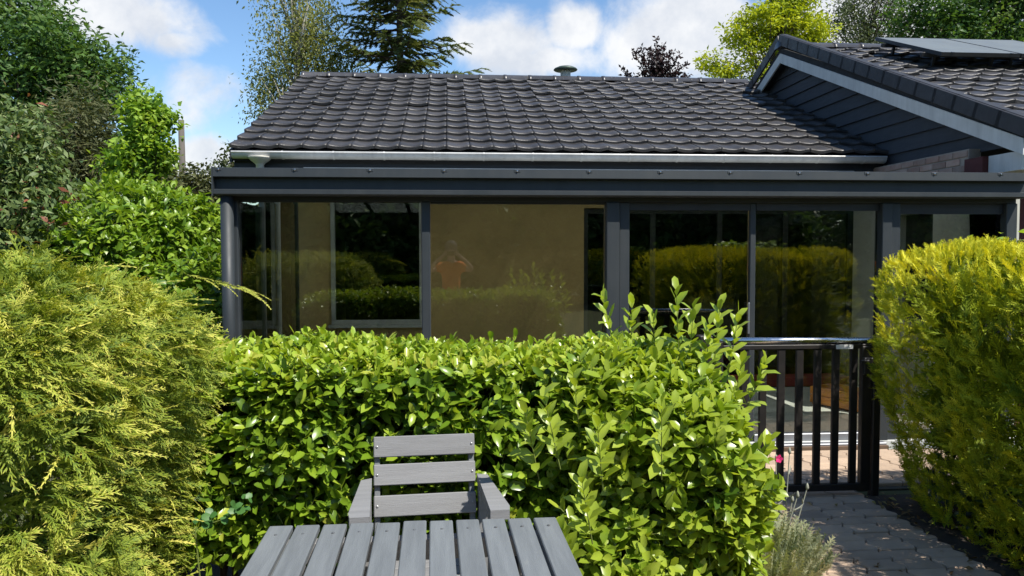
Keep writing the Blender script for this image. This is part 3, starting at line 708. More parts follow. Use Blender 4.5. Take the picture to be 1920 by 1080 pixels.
for i in range(5): MB().box(-.2, .2, -.2+i*.075, -.135+i*.075, .42, .442, bev=.003).build('seat_slat', M['grey_wood_x'], ch, world=False)
#FOLIAGE
# ------------------------------------------------------------------ laurel: shoots that carry rosettes of glossy leaves
def shoots(P, N, L0, L1, nleaf, size, seed, up=.55, spread=.45, tint0=.45, tintv=.25, tip=.25):
    """leaf positions, rotations, sizes and tints of shoots rooted at P and growing along N and upwards; also the stems"""
    r = np.random.default_rng(seed); n = len(P)
    ax = norm(N*(1-up)+np.array([0, 0, up])+r.normal(size=(n, 3))*spread)
    ln = r.uniform(L0, L1, n); a = norm(np.cross(ax, r.normal(size=(n, 3)))); c = np.cross(ax, a)
    base_t = r.normal(tint0, tintv, n); ph = r.uniform(0, 6.28, n)
    PP, XX, ZZ, SS, TT = [], [], [], [], []
    for i in range(nleaf):
        t = (i+.5)/nleaf
        an = ph+i*2.4+r.normal(0, .2, n); rad = a*np.cos(an)[:, None]+c*np.sin(an)[:, None]
        el = np.radians(78-50*t+r.normal(0, 9, n))
        x = ax*np.cos(el)[:, None]+rad*np.sin(el)[:, None]; z = ax*np.sin(el)[:, None]-rad*np.cos(el)[:, None]
        z = z+np.array([0, 0, .35])+r.normal(size=(n, 3))*.12
        PP.append(P+ax*(ln*(t-.25))[:, None]); XX.append(x); ZZ.append(z)
        SS.append(size*r.uniform(.75, 1.15, n)*(1.0-.35*max(0, t-.6))); TT.append(base_t+tip*(t-.5)+r.normal(0, .08, n))
    return np.concatenate(PP), frames(np.concatenate(XX), np.concatenate(ZZ)), np.concatenate(SS), np.concatenate(TT), (P-ax*(ln*.5)[:, None], P+ax*(ln*.78)[:, None])
def stems_mesh(A_, B_, r0=.0022, r1=.0012):
    n = len(A_); d = norm(B_-A_); s = norm(np.cross(d, np.array([.3, .2, .93]))); u = np.cross(d, s)
    V = np.stack([A_+s*r0, A_-s*r0*.5+u*r0*.87, A_-s*r0*.5-u*r0*.87, B_+s*r1, B_-s*r1*.5+u*r1*.87, B_-s*r1*.5-u*r1*.87], axis=1)
    f = np.array([(0, 1, 4), (0, 4, 3), (1, 2, 5), (1, 5, 4), (2, 0, 3), (2, 3, 5)])
    return V.reshape(-1, 3), (f[None]+(np.arange(n)*6)[:, None, None]).reshape(-1, 3), np.full(n*6, .5)
def project(P):
    d = P-np.array(EYE); x = d[:, 0]*math.cos(YAW)-d[:, 1]*math.sin(YAW); y = d[:, 0]*math.sin(YAW)+d[:, 1]*math.cos(YAW); z = d[:, 2]
    yy = y*math.cos(PITCH)-z*math.sin(PITCH); zz = y*math.sin(PITCH)+z*math.cos(PITCH)
    return 960+F_PX*x/yy, 540-F_PX*zz/yy, yy
TEMPL = [broad_leaf(.35, .22, .54), broad_leaf(.2, .38, .46), broad_leaf(.6, .10, .48), broad_leaf(.45, .5, .58), broad_leaf(.15, -.08, .42)]
def leafy(parent, parts, m, pick=300, name='leaf'):
    """merge leaves into one part; those that show largest become leaf objects of their own"""
    P = np.concatenate([p[0] for p in parts]); Rm = np.concatenate([p[1] for p in parts]); S = np.concatenate([p[2] for p in parts]); T = np.clip(np.concatenate([p[3] for p in parts]), 0, 1)
    n = len(P); kind = np.arange(n) % 5; keep = np.ones(n, bool)
    if pick:
        C = P+Rm[:, :, 0]*(S*.5)[:, None]; px, py, dp = project(C)
        inv = (px > 5) & (px < 1915) & (py > 5) & (py < 1075) & (dp > .5)
        view = norm(np.array(EYE)-C); area = S**2*np.abs((Rm[:, :, 2]*view).sum(1))/dp**2
        best = {}
        for i in np.nonzero(inv)[0]:
            k = (int(px[i]//13), int(py[i]//13))
            if k not in best or dp[i] < dp[best[k]]: best[k] = i
        cand = sorted(set(best.values()), key=lambda i: -area[i])[:pick]
        keep[cand] = False; cache = {}
        for i in cand:
            q = int(round(T[i]*9)); key = (int(kind[i]), q)
            if key not in cache:
                tv, tf, tt = TEMPL[key[0]]; cache[key] = tri_mesh(name, tv, tf, np.clip(q/9+tt, 0, 1), m)
            o = bpy.data.objects.new(name, cache[key]); col.objects.link(o); o.parent = parent
            m4 = Matrix([[*(Rm[i][r]*S[i]), P[i][r]] for r in range(3)]+[[0, 0, 0, 1]]); m4.translation -= parent.location
            o.matrix_local = m4
    out = []
    for k in range(5):
        s = keep & (kind == k)
        out.append(inst(*TEMPL[k], P[s], Rm[s], S[s], T[s]))
    return tag(link('foliage', tri_mesh('foliage', *join(out), m), parent), kind='stuff')
def stem_part(parent, ab, m, name='twigs', **k):
    A_ = np.concatenate([x[0] for x in ab]); B_ = np.concatenate([x[1] for x in ab])
    return tag(link(name, tri_mesh(name, *stems_mesh(A_, B_, **k), m), parent), kind='stuff')
def leader(p0, p1, nl, size, seed, tint=.8):
    """one tall upright shoot with leaves along it"""
    r = np.random.default_rng(seed); p0 = np.array(p0, float); p1 = np.array(p1, float); ax = norm(p1-p0); a = norm(np.cross(ax, r.normal(size=3))); c = np.cross(ax, a)
    t = np.linspace(.15, 1, nl); an = np.arange(nl)*2.4+r.uniform(0, 6); rad = a*np.cos(an)[:, None]+c*np.sin(an)[:, None]
    el = np.radians(62-42*t+r.normal(0, 7, nl)); x = ax*np.cos(el)[:, None]+rad*np.sin(el)[:, None]; z = ax*np.sin(el)[:, None]-rad*np.cos(el)[:, None]
    return (p0+(p1-p0)*t[:, None], frames(x, z), size*(1.1-.35*t)*r.uniform(.85, 1.1, nl), np.full(nl, tint)+r.normal(0, .1, nl)), (p0[None], p1[None])

hedge = thing('laurel_hedge', 'clipped cherry laurel hedge with glossy leaves behind the garden chair', 'hedge', (0, 3.6, 0))
c0, h0 = (-.22, 3.62, .71), (1.36, .36, .39)
pp = []; ss = []
P, N = superq(9200, c0, h0, 9, .06, 5.0, 3, .34)
gap = lumps(P, 11.0, 77); m_ = (gap > -.26) | (N[:, 2] > .6); P, N = P[m_], N[m_]      # holes between the clumps of the clipped face
up_ = N[:, 2] > .6
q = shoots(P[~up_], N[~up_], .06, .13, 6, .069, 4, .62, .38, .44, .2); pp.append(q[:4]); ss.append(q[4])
q = shoots(P[up_], N[up_], .05, .10, 6, .060, 8, .62, .42, .72, .16); pp.append(q[:4]); ss.append(q[4])      # pale new growth on the cut top, its sunlit brightness tinted in too
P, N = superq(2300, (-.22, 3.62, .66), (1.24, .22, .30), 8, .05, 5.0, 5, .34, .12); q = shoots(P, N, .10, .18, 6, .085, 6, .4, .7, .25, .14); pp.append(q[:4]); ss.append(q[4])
for i in range(70):     # loose shoots standing above the clipped top
    x = random.uniform(-1.5, .9); y = random.uniform(3.3, 3.95); q = leader((x, y, 1.0), (x+random.uniform(-.05, .05), y+random.uniform(-.05, .03), 1.12+random.uniform(0, .07)), 8, .07, 100+i, .7); pp.append(q[0]); ss.append(q[1])
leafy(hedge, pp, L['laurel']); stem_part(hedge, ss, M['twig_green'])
bs = MB()
for i in range(34):
    x = -1.45+i*.078+random.uniform(-.03, .03); y = 3.62+random.uniform(-.18, .18)
    bs.tube([(x, y, 0), (x+random.uniform(-.06, .06), y+random.uniform(-.06, .06), .4), (x+random.uniform(-.15, .15), y+random.uniform(-.15, .15), .95)], [.014, .011, .005], 6)
tag(bs.build('branches', M['bark'], hedge), kind='stuff')

bush = thing('laurel_bush', 'pale fresh green laurel bush with tall loose shoots beside the gate', 'bush', (.95, 3.1, 0))
pp = []; ss = []
P, N = superq(1600, (.86, 3.30, .56), (.33, .36, .50), 3.2, .10, 4.0, 13, .06); q = shoots(P, N, .10, .18, 8, .078, 14, .6, .36, .52, .2, .4); pp.append(q[:4]); ss.append(q[4])
P, N = superq(700, (.86, 3.3, .52), (.24, .26, .40), 3, .08, 4.0, 15, .05, .12); q = shoots(P, N, .12, .2, 6, .09, 16, .4, .7, .15, .12); pp.append(q[:4]); ss.append(q[4])
for i, (px, py, Y, px0, py0) in enumerate(((1130, 552, 3.5, 1165, 720), (1185, 570, 3.45, 1180, 720), (1268, 545, 3.3, 1275, 720), (1300, 580, 3.35, 1290, 720), (1350, 575, 3.35, 1335, 720), (1385, 590, 3.4, 1360, 730),
        (1225, 595, 3.4, 1230, 720), (1330, 610, 3.2, 1320, 740), (1435, 680, 3.3, 1390, 790), (1020, 745, 2.85, 1050, 880), (985, 775, 2.85, 1010, 900), (1075, 700, 3.0, 1090, 850), (1160, 640, 3.2, 1150, 800),
        (1120, 800, 2.72, 1130, 920), (1090, 900, 2.62, 1110, 1020), (1350, 830, 2.9, 1330, 960), (1440, 830, 3.05, 1400, 930), (1455, 930, 3.0, 1400, 1000), (1240, 760, 2.75, 1240, 900), (1050, 1000, 2.6, 1080, 1080), (1390, 680, 3.15, 1370, 800))):
    q = leader(at(px0, py0, Y+.12), at(px, py, Y), 16, .092, 300+i, .78); pp.append(q[0]); ss.append(q[1])
leafy(bush, pp, L['laurel_fresh']); stem_part(bush, ss, M['twig_green'], r0=.003, r1=.0015)
bs = MB()
for i in range(14):
    a = i*2.4; x = .9+.12*math.cos(a); y = 3.3+.12*math.sin(a)
    bs.tube([(x, y, 0), (.9+.2*math.cos(a), 3.3+.2*math.sin(a), .5), (.9+.28*math.cos(a), 3.3+.3*math.sin(a), 1.0)], [.014, .011, .005], 6)
tag(bs.build('branches', M['bark'], bush), kind='stuff')

# ------------------------------------------------------------------ golden juniper (left) and golden conifer hedge (right)
def taper(P): q = P.copy(); q[:, 0] -= np.clip((P[:, 0]+1.7)/.8, 0, 1)*np.clip(1.15-P[:, 2], 0, 1.2)*.16; return q
def conifer_skin(parent, sets, m, templ, name='foliage', flat=1.0, zn=.5, zu=.9, zr=.45):
    out = []
    for (P, N, S, T, up, spread, down, seed) in sets:
        r = np.random.default_rng(seed); n = len(P)
        x = norm(N*np.array([1, 1, flat])*(1-up)+np.array([0, 0, up-down])+r.normal(size=(n, 3))*spread)
        z = N*zn+np.array([0, 0, zu])+r.normal(size=(n, 3))*zr
        Rm = frames(x, z); kd = r.integers(0, len(templ), n)
        for k in range(len(templ)):
            s = kd == k; out.append(inst(*templ[k], P[s]-x[s]*(S[s]*.35)[:, None], Rm[s], S[s], T[s]))
    return tag(link(name, tri_mesh(name, *join(out), m, smooth=False), parent), kind='stuff')
jun = thing('golden_juniper', 'big spreading golden juniper with feathery tips at the left', 'shrub', (-1.75, 2.6, 0))
JT = [spray(9, 1, .36, .034, 36, a, 2, l, sd, .7) for a, l, sd in ((.35, .10, 1), (.55, .15, 2), (.2, .02, 3), (.45, .2, 4))]
JL = [spray(15, 1, .15, .016, 30, a, 1, l, sd, .95) for a, l, sd in ((.35, .15, 5), (.5, .2, 6))]
cj, hj = (-1.74, 2.62, .68), (.79, .70, .86)
P, N = superq(14500, cj, hj, 5, .07, 4.0, 21, .03); m_ = (lumps(P, 10., 80) > -.3) & ((N[:, 1] < .5) | (rng.random(len(P)) < .4)) & ((P[:, 0] > -2.35) | (rng.random(len(P)) < .3)); P, N = taper(P[m_]), N[m_]; n = len(P)
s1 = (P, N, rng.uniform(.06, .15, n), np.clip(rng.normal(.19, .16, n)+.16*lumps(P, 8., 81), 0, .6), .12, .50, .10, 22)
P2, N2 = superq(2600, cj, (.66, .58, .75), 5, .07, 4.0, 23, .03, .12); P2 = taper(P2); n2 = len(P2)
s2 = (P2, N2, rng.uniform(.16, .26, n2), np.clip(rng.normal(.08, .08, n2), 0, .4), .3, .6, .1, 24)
conifer_skin(jun, [s1, s2], L['juniper'], JT, flat=.35)
P3, N3 = superq(1300, cj, (.77, .70, .85), 5, .07, 4.0, 25, .2); P3 = taper(P3); n3 = len(P3)
conifer_skin(jun, [(P3, N3, rng.uniform(.18, .30, n3), np.clip(rng.normal(.45, .15, n3), .1, .8), .10, .55, .12, 26)], L['juniper'], JL, 'long_tips', flat=.15)
a, c = at(360, 515, 2.5), at(480, 548, 2.42)
P4 = np.array([tuple(a.lerp(c, t)) for t in (.1, .3, .5, .65, .8, .9)]); d4 = np.array(c-a)
conifer_skin(jun, [(P4, np.tile(norm(d4), (6, 1)), np.full(6, .13), np.full(6, .42), .08, .16, 0, 5)], L['juniper'], JL, 'overhanging_branch')
bs = MB()
for i in range(40):
    x, y, z_ = P2[i*20]; bs.tube([(-1.75, 2.65, 0), (-1.75+(x+1.75)*.4, 2.65+(y-2.65)*.4, .35+z_*.2), (x, y, z_)], [.025, .014, .004], 6)
tag(bs.build('branches', M['bark'], jun), kind='stuff')

gold = thing('golden_conifer_hedge', 'clipped golden yellow conifer hedge along the right of the path', 'hedge', (3.3, 3.4, 0))
GT = [spray(8, 1, .42, .045, 42, a, 2, l, sd, .5) for a, l, sd in ((.1, .05, 7), (.2, .15, 8), (.05, .1, 9))]
cg, hg = (3.38, 3.02, .80), (.82, 1.62, .81)
P, N = superq(19000, cg, hg, 14, .06, 3.5, 31, .05)
def lean(P):   # the path side bulges out at mid height and tucks in towards the ground
    k = P.copy(); side = np.clip((3.5-P[:, 0])/.8, 0, 1); k[:, 0] += side*np.clip(.75-P[:, 2], 0, 1)*.33; k[:, 0] += side*np.clip(P[:, 2]-1.42, 0, .3)*.45; return k
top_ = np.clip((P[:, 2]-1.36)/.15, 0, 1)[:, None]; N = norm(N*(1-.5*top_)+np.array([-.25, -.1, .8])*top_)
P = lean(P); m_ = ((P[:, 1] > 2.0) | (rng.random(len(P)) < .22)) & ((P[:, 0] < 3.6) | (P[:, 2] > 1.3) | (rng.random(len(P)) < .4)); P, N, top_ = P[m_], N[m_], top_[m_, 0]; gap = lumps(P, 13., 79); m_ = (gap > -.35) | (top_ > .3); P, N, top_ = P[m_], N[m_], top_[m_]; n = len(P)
s1 = (P, N, rng.uniform(.06, .125, n)*(1-.25*top_), np.clip(rng.normal(.37, .18, n)+.46*top_+.24*lumps(P, 9., 78), 0, 1), .55, .35, 0, 32)  # top tinted yellower: new growth, plus sunlit brightness put into the colour
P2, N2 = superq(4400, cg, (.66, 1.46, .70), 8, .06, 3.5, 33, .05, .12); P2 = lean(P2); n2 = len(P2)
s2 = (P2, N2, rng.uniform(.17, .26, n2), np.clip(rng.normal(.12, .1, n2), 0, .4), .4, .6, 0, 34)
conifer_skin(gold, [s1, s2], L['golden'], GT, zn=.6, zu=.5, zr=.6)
bs = MB()
for i in range(7):
    y = 1.7+i*.45; bs.tube([(3.45, y, 0), (3.43, y+.02, .7), (3.4, y, 1.35)], [.04, .03, .012], 7)
    for k in range(9):
        z_ = .25+k*.13; an = k*2.4+i; bs.tube([(3.44, y, z_), (3.44+.28*math.cos(an), y+.2*math.sin(an), z_+.1), (3.44+.52*math.cos(an), y+.3*math.sin(an), z_+.2)], [.012, .008, .003], 5)
tag(bs.build('branches', M['bark'], gold), kind='stuff')
# green climber lying over the hedge top at the right edge
vine = thing('climbing_vine', 'pale green climber trailing over the top of the golden hedge', 'climber', (3.3, 4.0, 1.6))
n = 150; vx = rng.uniform(2.95, 3.6, n); P = np.stack([vx, 3.75+rng.normal(0, .25, n), 1.665+rng.uniform(-.02, .06, n)], 1)
x = norm(rng.normal(size=(n, 3))*np.array([1, 1, .35])); tv, tf, tt = broad_leaf(.2, .2, .7)
tag(link('foliage', tri_mesh('foliage', *inst(tv, tf, tt, P, frames(x, np.tile([0, 0, 1.], (n, 1))+rng.normal(size=(n, 3))*.4), rng.uniform(.04, .065, n), rng.uniform(.5, 1, n)), L['young_tree']), vine), kind='stuff')
MB().tube([(2.95, 3.9, 1.66), (3.15, 3.7, 1.69), (3.4, 3.8, 1.69), (3.6, 3.6, 1.67)], .004, 6).build('stem', M['twig_green'], vine)

# ------------------------------------------------------------------ small plants
def scatter_leaves(parent, P, X, Z, S, T, m, templ, name='foliage'):
    return tag(link(name, tri_mesh(name, *inst(*templ, P, frames(X, Z), S, T), m), parent), kind='stuff')
# dark ivy-like shrub in the shade under the golden hedge
ivy = thing('ivy_shrub', 'dark glossy ivy growing in the shade at the foot of the golden hedge', 'shrub', (2.85, 4.1, 0))
P, N = superq(900, (2.98, 3.95, .20), (.16, .75, .26), 3, .06, 6.0, 41, .02, .1); n = len(P)
scatter_leaves(ivy, P, N*.4+rng.normal(size=(n, 3))*.8, N+np.array([0, 0, .6])+rng.normal(size=(n, 3))*.4, rng.uniform(.035, .06, n), rng.uniform(0, .9, n), L['ivy'], broad_leaf(.2, .25, .75))
# grey santolina mound at the foot of the laurel bush
san = thing('santolina', 'silvery green cushion plant spilling onto the path by the laurel bush', 'plant', (1.5, 3.75, 0))
n = 760; an = rng.uniform(0, 6.28, n); rr = np.sqrt(rng.random(n))*.30
P = np.stack([1.46+rr*np.cos(an)*.85, 3.72+rr*np.sin(an)*1.05, np.full(n, .015)], 1)
ax = norm(np.stack([np.cos(an)*rr*2.2, np.sin(an)*rr*2.2, np.ones(n)], 1)+rng.normal(size=(n, 3))*.15); ln = rng.uniform(.17, .38, n)*(1-rr*1.1)
ST = spray(13, 1, .24, .03, 50, .0, 1, .0, 9, .4)
tag(link('foliage', tri_mesh('foliage', *inst(*ST, P, frames(ax, rng.normal(size=(n, 3))), ln, np.clip(rng.normal(.38, .22, n), 0, .9)), L['silver'], smooth=False), san), kind='stuff')
# rose campion: woolly stems, one magenta flower
camp = thing('rose_campion', 'pale woolly stems of rose campion with one magenta flower', 'flower', (1.45, 3.85, 0))
for i, (px, py, Y, px0) in enumerate(((1513, 915, 3.9, 1475), (1485, 938, 3.92, 1455), (1495, 930, 3.85, 1465), (1480, 848, 3.95, 1470), (1455, 862, 3.8, 1440), (1462, 960, 3.8, 1445))):
    tp = at(px, py, Y); b0 = at(px0, 1010, Y); b0.z = .0; md = b0.lerp(tp, .55)+Vector((.015*math.sin(i*2), 0, .01))
    st = MB().tube([b0, md, tp], [.0045, .004, .003], 6).build('stem', L['woolly'], camp)
    bd = MB().lathe([(0, -.012), (.006, -.01), (.009, 0), (.007, .012), (.003, .022), (0, .024)], tp, 8); bd.build('bud', L['woolly'], st if False else camp, True)
    for k in range(3):
        q = b0.lerp(tp, .35+.22*k); dv = Vector((math.cos(k*2.1+i), math.sin(k*2.1+i), .5)).normalized()
        MB().tube([q, q+dv*.03, q+dv*.055+Vector((0, 0, .012))], [.003, .005, .001], 5).build('leaf', L['woolly'], camp)
fc = at(1455, 858, 3.8); fl_ = MB()
for k in range(5):
    a = k*2*math.pi/5; d1 = Vector((math.cos(a), 0.25*math.sin(a*1.3), math.sin(a))); s_ = Vector((-math.sin(a), 0, math.cos(a)))
    fl_.add([fc+Vector((0, -.03, 0)), fc+d1*.014-s_*.009+Vector((0, -.034, 0)), fc+d1*.022+Vector((0, -.036, 0)), fc+d1*.014+s_*.009+Vector((0, -.034, 0))], [(0, 1, 2, 3)])
fl_.build('petals', M['magenta'], camp)
# blue green pinnate leaf poking out between juniper and laurel
me_ = thing('columbine', 'blue green divided leaves between the juniper and the laurel hedge', 'plant', (-.72, 3.0, 0))
n = 26; P = np.array([tuple(at(365+i*4.3, 985-abs(i-2)*1.5-10*math.sin(i*.9)-i*.6, 3.02+.02*math.sin(i*1.7))) for i in range(n)])
scatter_leaves(me_, P, rng.normal(size=(n, 3))*np.array([1, .4, .8]), np.tile([0, -.8, .7], (n, 1))+rng.normal(size=(n, 3))*.25, rng.uniform(.024, .04, n), rng.random(n), L['blue_green'], broad_leaf(.15, .15, .9))
MB().tube([(-.95, 3.1, 0), tuple(at(365, 990, 3.03)), tuple(at(470, 955, 3.03))], [.004, .003, .0015], 6).build('stem', M['twig_green'], me_)

# fallen leaves on the bed and along the path edges
n = 350; P = np.stack([np.concatenate([rng.uniform(2.62, 3.0, 220), rng.uniform(1.4, 2.65, 20), rng.uniform(-1.0, 1.3, 110)]), np.concatenate([rng.uniform(2.6, 4.8, 220), rng.uniform(3.0, 4.8, 20), rng.uniform(2.7, 3.3, 110)]), np.full(n, .05)], 1)
lit = link('leaf_litter', tri_mesh('leaf_litter', *inst(*simple_leaf(.5, .25), P, frames(rng.normal(size=(n, 3))*np.array([1, 1, .1]), np.tile([0, 0, 1.], (n, 1))+rng.normal(size=(n, 3))*.25), rng.uniform(.025, .06, n), rng.random(n)), leaf_mat('dry_leaf', [(0, (.09, .05, .02)), (.6, (.2, .13, .05)), (1, (.3, .25, .07))], .8, .15)))
tag(lit, 'dry fallen leaves scattered along the path edge and under the hedges', 'leaf litter', kind='stuff')

# ------------------------------------------------------------------ trees and bushes behind
def limb_tubes(base, tips, r0, seed, trunk_top):
    r = random.Random(seed); mb = MB(); base = Vector(base); tt = Vector(trunk_top)
    mid = base.lerp(tt, .5)+Vector((r.uniform(-.15, .15), r.uniform(-.15, .15), 0))
    mb.tube([base, mid, tt], [r0, r0*.72, r0*.3], 9)
    for p in tips:
        p = Vector(p); t = min(.95, max(.25, (p.z-base.z-.35*(p-tt).xy.length)/max(.5, tt.z-base.z)*.8)); s = base.lerp(mid, t*2) if t < .5 else mid.lerp(tt, t*2-1)
        m_ = s.lerp(p, .5)+Vector((r.uniform(-.1, .1), r.uniform(-.1, .1), r.uniform(0, .25)))
        q = r0*r.uniform(.22, .4)*(1.2-t*.6); mb.tube([s, m_, p], [q, q*.6, q*.15], 6)
    return mb
def tree(name, label, cat, base, blobs, ncl, nleaf, lsize, csig, m, trunk=.12, barkm='bark', lw=.5, seed=1, droop=0.0, hor=.5, tint=(.45, .22), group=None, shell=.75, top=None, flat=1.0):
    r = np.random.default_rng(seed); t = thing(name, label, cat, base, 0, group)
    vol = np.array([b[3]*b[4]*b[5] for b in blobs])**.75; C = []
    for b_, k in zip(blobs, np.maximum(4, (ncl*vol/vol.sum())).astype(int)):
        d = norm(r.normal(size=(k, 3))); rad = r.random(k)**(1-shell*.8); p = d*rad[:, None]*np.array(b_[3:6])
        p = p*(1+.22*lumps(d, 2.5, seed+len(C)))[:, None]
        C.append(p+np.array(b_[:3]))
    C = np.concatenate(C); n = len(C)
    ct = r.normal(tint[0], tint[1], n)
    sg = csig*r.uniform(.6, 1.4, n)
    off = np.clip(r.normal(size=(n, nleaf, 3)), -1.6, 1.6)*np.array([1, 1, flat]); off[:, :, 2] -= droop*np.abs(r.normal(size=(n, nleaf)))
    P = (C[:, None, :]+off*sg[:, None, None]).reshape(-1, 3); k = len(P)
    P = P[P[:, 2] > .03]; k = len(P); T = np.repeat(ct, nleaf)[:k]+r.normal(0, .12, k)
    X = r.normal(size=(k, 3))*np.array([1, 1, .6])+np.array([0, 0, -droop*.6]); Z = r.normal(size=(k, 3))*(1-hor)+np.array([0, 0, hor*1.2])
    tag(link('crown', tri_mesh('crown', *inst(*simple_leaf(lw), P, frames(X, Z), lsize*r.uniform(.65, 1.3, k), T), m), t), kind='stuff')
    top = top or tuple(np.array(blobs[0][:3])+np.array([0, 0, blobs[0][5]*.5]))
    tips = [tuple(C[i]) for i in r.choice(n, size=min(n, 46), replace=False)]
    limb_tubes(base, tips, trunk, seed, top).build('trunk', M[barkm], t, True)
    return t
def bl(px, py, Y, rx, ry, depth=None, dY=0.0):
    """crown lobe: centre seen at a picture point at distance Y, radii given in picture units at that distance"""
    p = at(px, py, Y+dY); k = Y/F_PX; return (p.x, p.y, p.z, rx*k, (depth or rx*k), ry*k)
def gb(px, Y): p = at(px, 470, Y); return (p.x, Y, 0)
tree('ash_tree', 'tall dark green leafy tree filling the upper left corner', 'tree', gb(60, 16), [bl(60, 130, 16, 130, 110, 1.6), bl(165, 175, 16, 80, 85, 1.2), bl(20, 20, 16, 100, 70, 1.2), bl(-60, 200, 16, 120, 150, 1.5), bl(120, 270, 16, 90, 80, 1.2), bl(95, 90, 15.5, 70, 50, .9), bl(205, 120, 16, 40, 35, .6)], 620, 46, .15, .22, L['dark_tree'], .2, lw=.34, seed=51, hor=.35)
tree('yew_tree', 'dark brownish conifer behind the bushes at left', 'tree', gb(140, 12.5), [bl(150, 260, 12.5, 70, 90, .8), bl(130, 340, 12.5, 85, 70, .9), bl(180, 330, 12.5, 55, 90, .7), bl(150, 420, 12.5, 90, 60, .9)], 420, 50, .11, .15, L['brown_conifer'], .12, lw=.22, seed=52, hor=.2)
tree('viburnum_bush', 'tall bush with drooping dull green leaves at the left edge', 'bush', gb(20, 7.2), [bl(30, 270, 7.2, 60, 75, .5), bl(40, 370, 7.2, 80, 90, .6), bl(20, 450, 7.2, 85, 60, .6), bl(-40, 330, 7.2, 80, 120, .6)], 520, 30, .082, .10, L['viburnum'], .05, lw=.36, seed=53, droop=.9, hor=.35)
tree('maple_sapling', 'slim bright green young tree left of the utility pole', 'tree', gb(275, 10), [bl(270, 230, 10, 30, 42, .35), bl(265, 290, 10, 40, 50, .4), bl(310, 225, 10, 12, 24, .25), bl(240, 320, 10, 35, 30, .4), bl(295, 285, 10, 24, 38, .3), bl(275, 185, 10, 10, 14, .2)], 250, 26, .085, .075, L['young_tree'], .05, lw=.6, seed=54, hor=.55)
def laurel_back(label, c, half, n, seed):
    t = thing('laurel_bush', label, 'bush', (c[0], c[1], 0), 0, None)
    P, N = superq(n, c, half, 2.6, .16, 3.0, seed, .05); q = shoots(P, N, .12, .2, 7, .092, seed+1, .6, .4, .6, .2)
    P, N = superq(n//2, c, [h*.82 for h in half], 2.6, .16, 3.0, seed+2, .05, .2); q2 = shoots(P, N, .14, .22, 5, .10, seed+3, .4, .7, .28, .2)
    leafy(t, [q[:4], q2[:4]], L['laurel_back'], 0); stem_part(t, [q[4], q2[4]], M['twig_green'])
    b_ = MB()
    for i in range(8): a = i*2.4; b_.tube([(c[0], c[1], 0), (c[0]+half[0]*.3*math.cos(a), c[1]+half[1]*.3*math.sin(a), c[2]*.7), (c[0]+half[0]*.7*math.cos(a), c[1]+half[1]*.7*math.sin(a), c[2]*1.2)], [.03, .02, .006], 6)
    b_.build('trunk', M['bark'], t)
p = at(262, 400, 8.4); laurel_back('large bright green laurel bush standing left of the veranda post', (p.x, 8.4, 1.10), (.74, .6, 1.18), 1900, 61)
p = at(165, 430, 7.3); laurel_back('lower rounded laurel bush behind the golden juniper', (p.x, 7.6, 1.0), (.52, .5, .98), 1000, 65)
p = at(385, 470, 7.3); laurel_back('small laurel bush touching the foot of the veranda corner', (p.x-.05, 7.4, .75), (.42, .4, .78), 420, 69)
tree('mixed_thicket', 'low brownish green thicket far behind beside the utility pole', 'thicket', gb(370, 20), [bl(370, 350, 20, 60, 28, .8), bl(410, 355, 20, 50, 28, .8), bl(310, 360, 20, 60, 40, .8), bl(395, 420, 20, 110, 60, 1.)], 200, 36, .14, .2, L['brown_conifer'], .06, seed=55)
tree('garden_sapling', 'small pale leaved sapling peeping out by the gutter end', 'tree', gb(428, 9.6), [bl(432, 295, 9.6, 12, 24, .12), bl(424, 315, 9.6, 16, 14, .12), bl(440, 330, 9.6, 16, 20, .15)], 40, 14, .06, .05, L['willow'], .02, seed=56)
pw = at(341, 272, 26)
pole = thing('utility_pole', 'weathered wooden utility pole against the cloud at left', 'pole', (pw.x, 26, 0))
pt = at(341, 224, 26); MB().tube([(pw.x+.03, 26, 0), (pw.x, 26, pt.z)], [.13, .09], 10).build('shaft', M['pole_wood'], pole, True)
MB().box(pw.x-.13, pw.x+.02, 25.86, 25.9, pt.z-.18, pt.z-.12).build('insulator_bracket', M['zinc'], pole)
# birch: pale trunks and hanging thin foliage
tree('birch_tree', 'tall airy birch with hanging yellowish foliage behind the roof', 'tree', gb(565, 19), [bl(560, 60, 19, 70, 80, .9), bl(520, 130, 19, 50, 60, .7), bl(600, 40, 19, 45, 80, .7), bl(610, 120, 19, 50, 40, .7), bl(500, 165, 19, 40, 35, .5), bl(545, -60, 19, 70, 60, .8), bl(480, 195, 19, 22, 14, .3), bl(640, 110, 19, 30, 40, .5)], 300, 44, .09, .19, L['birch'], .12, 'bark_pale', .42, seed=57, droop=1.5, hor=.3, flat=1.4, shell=.5)
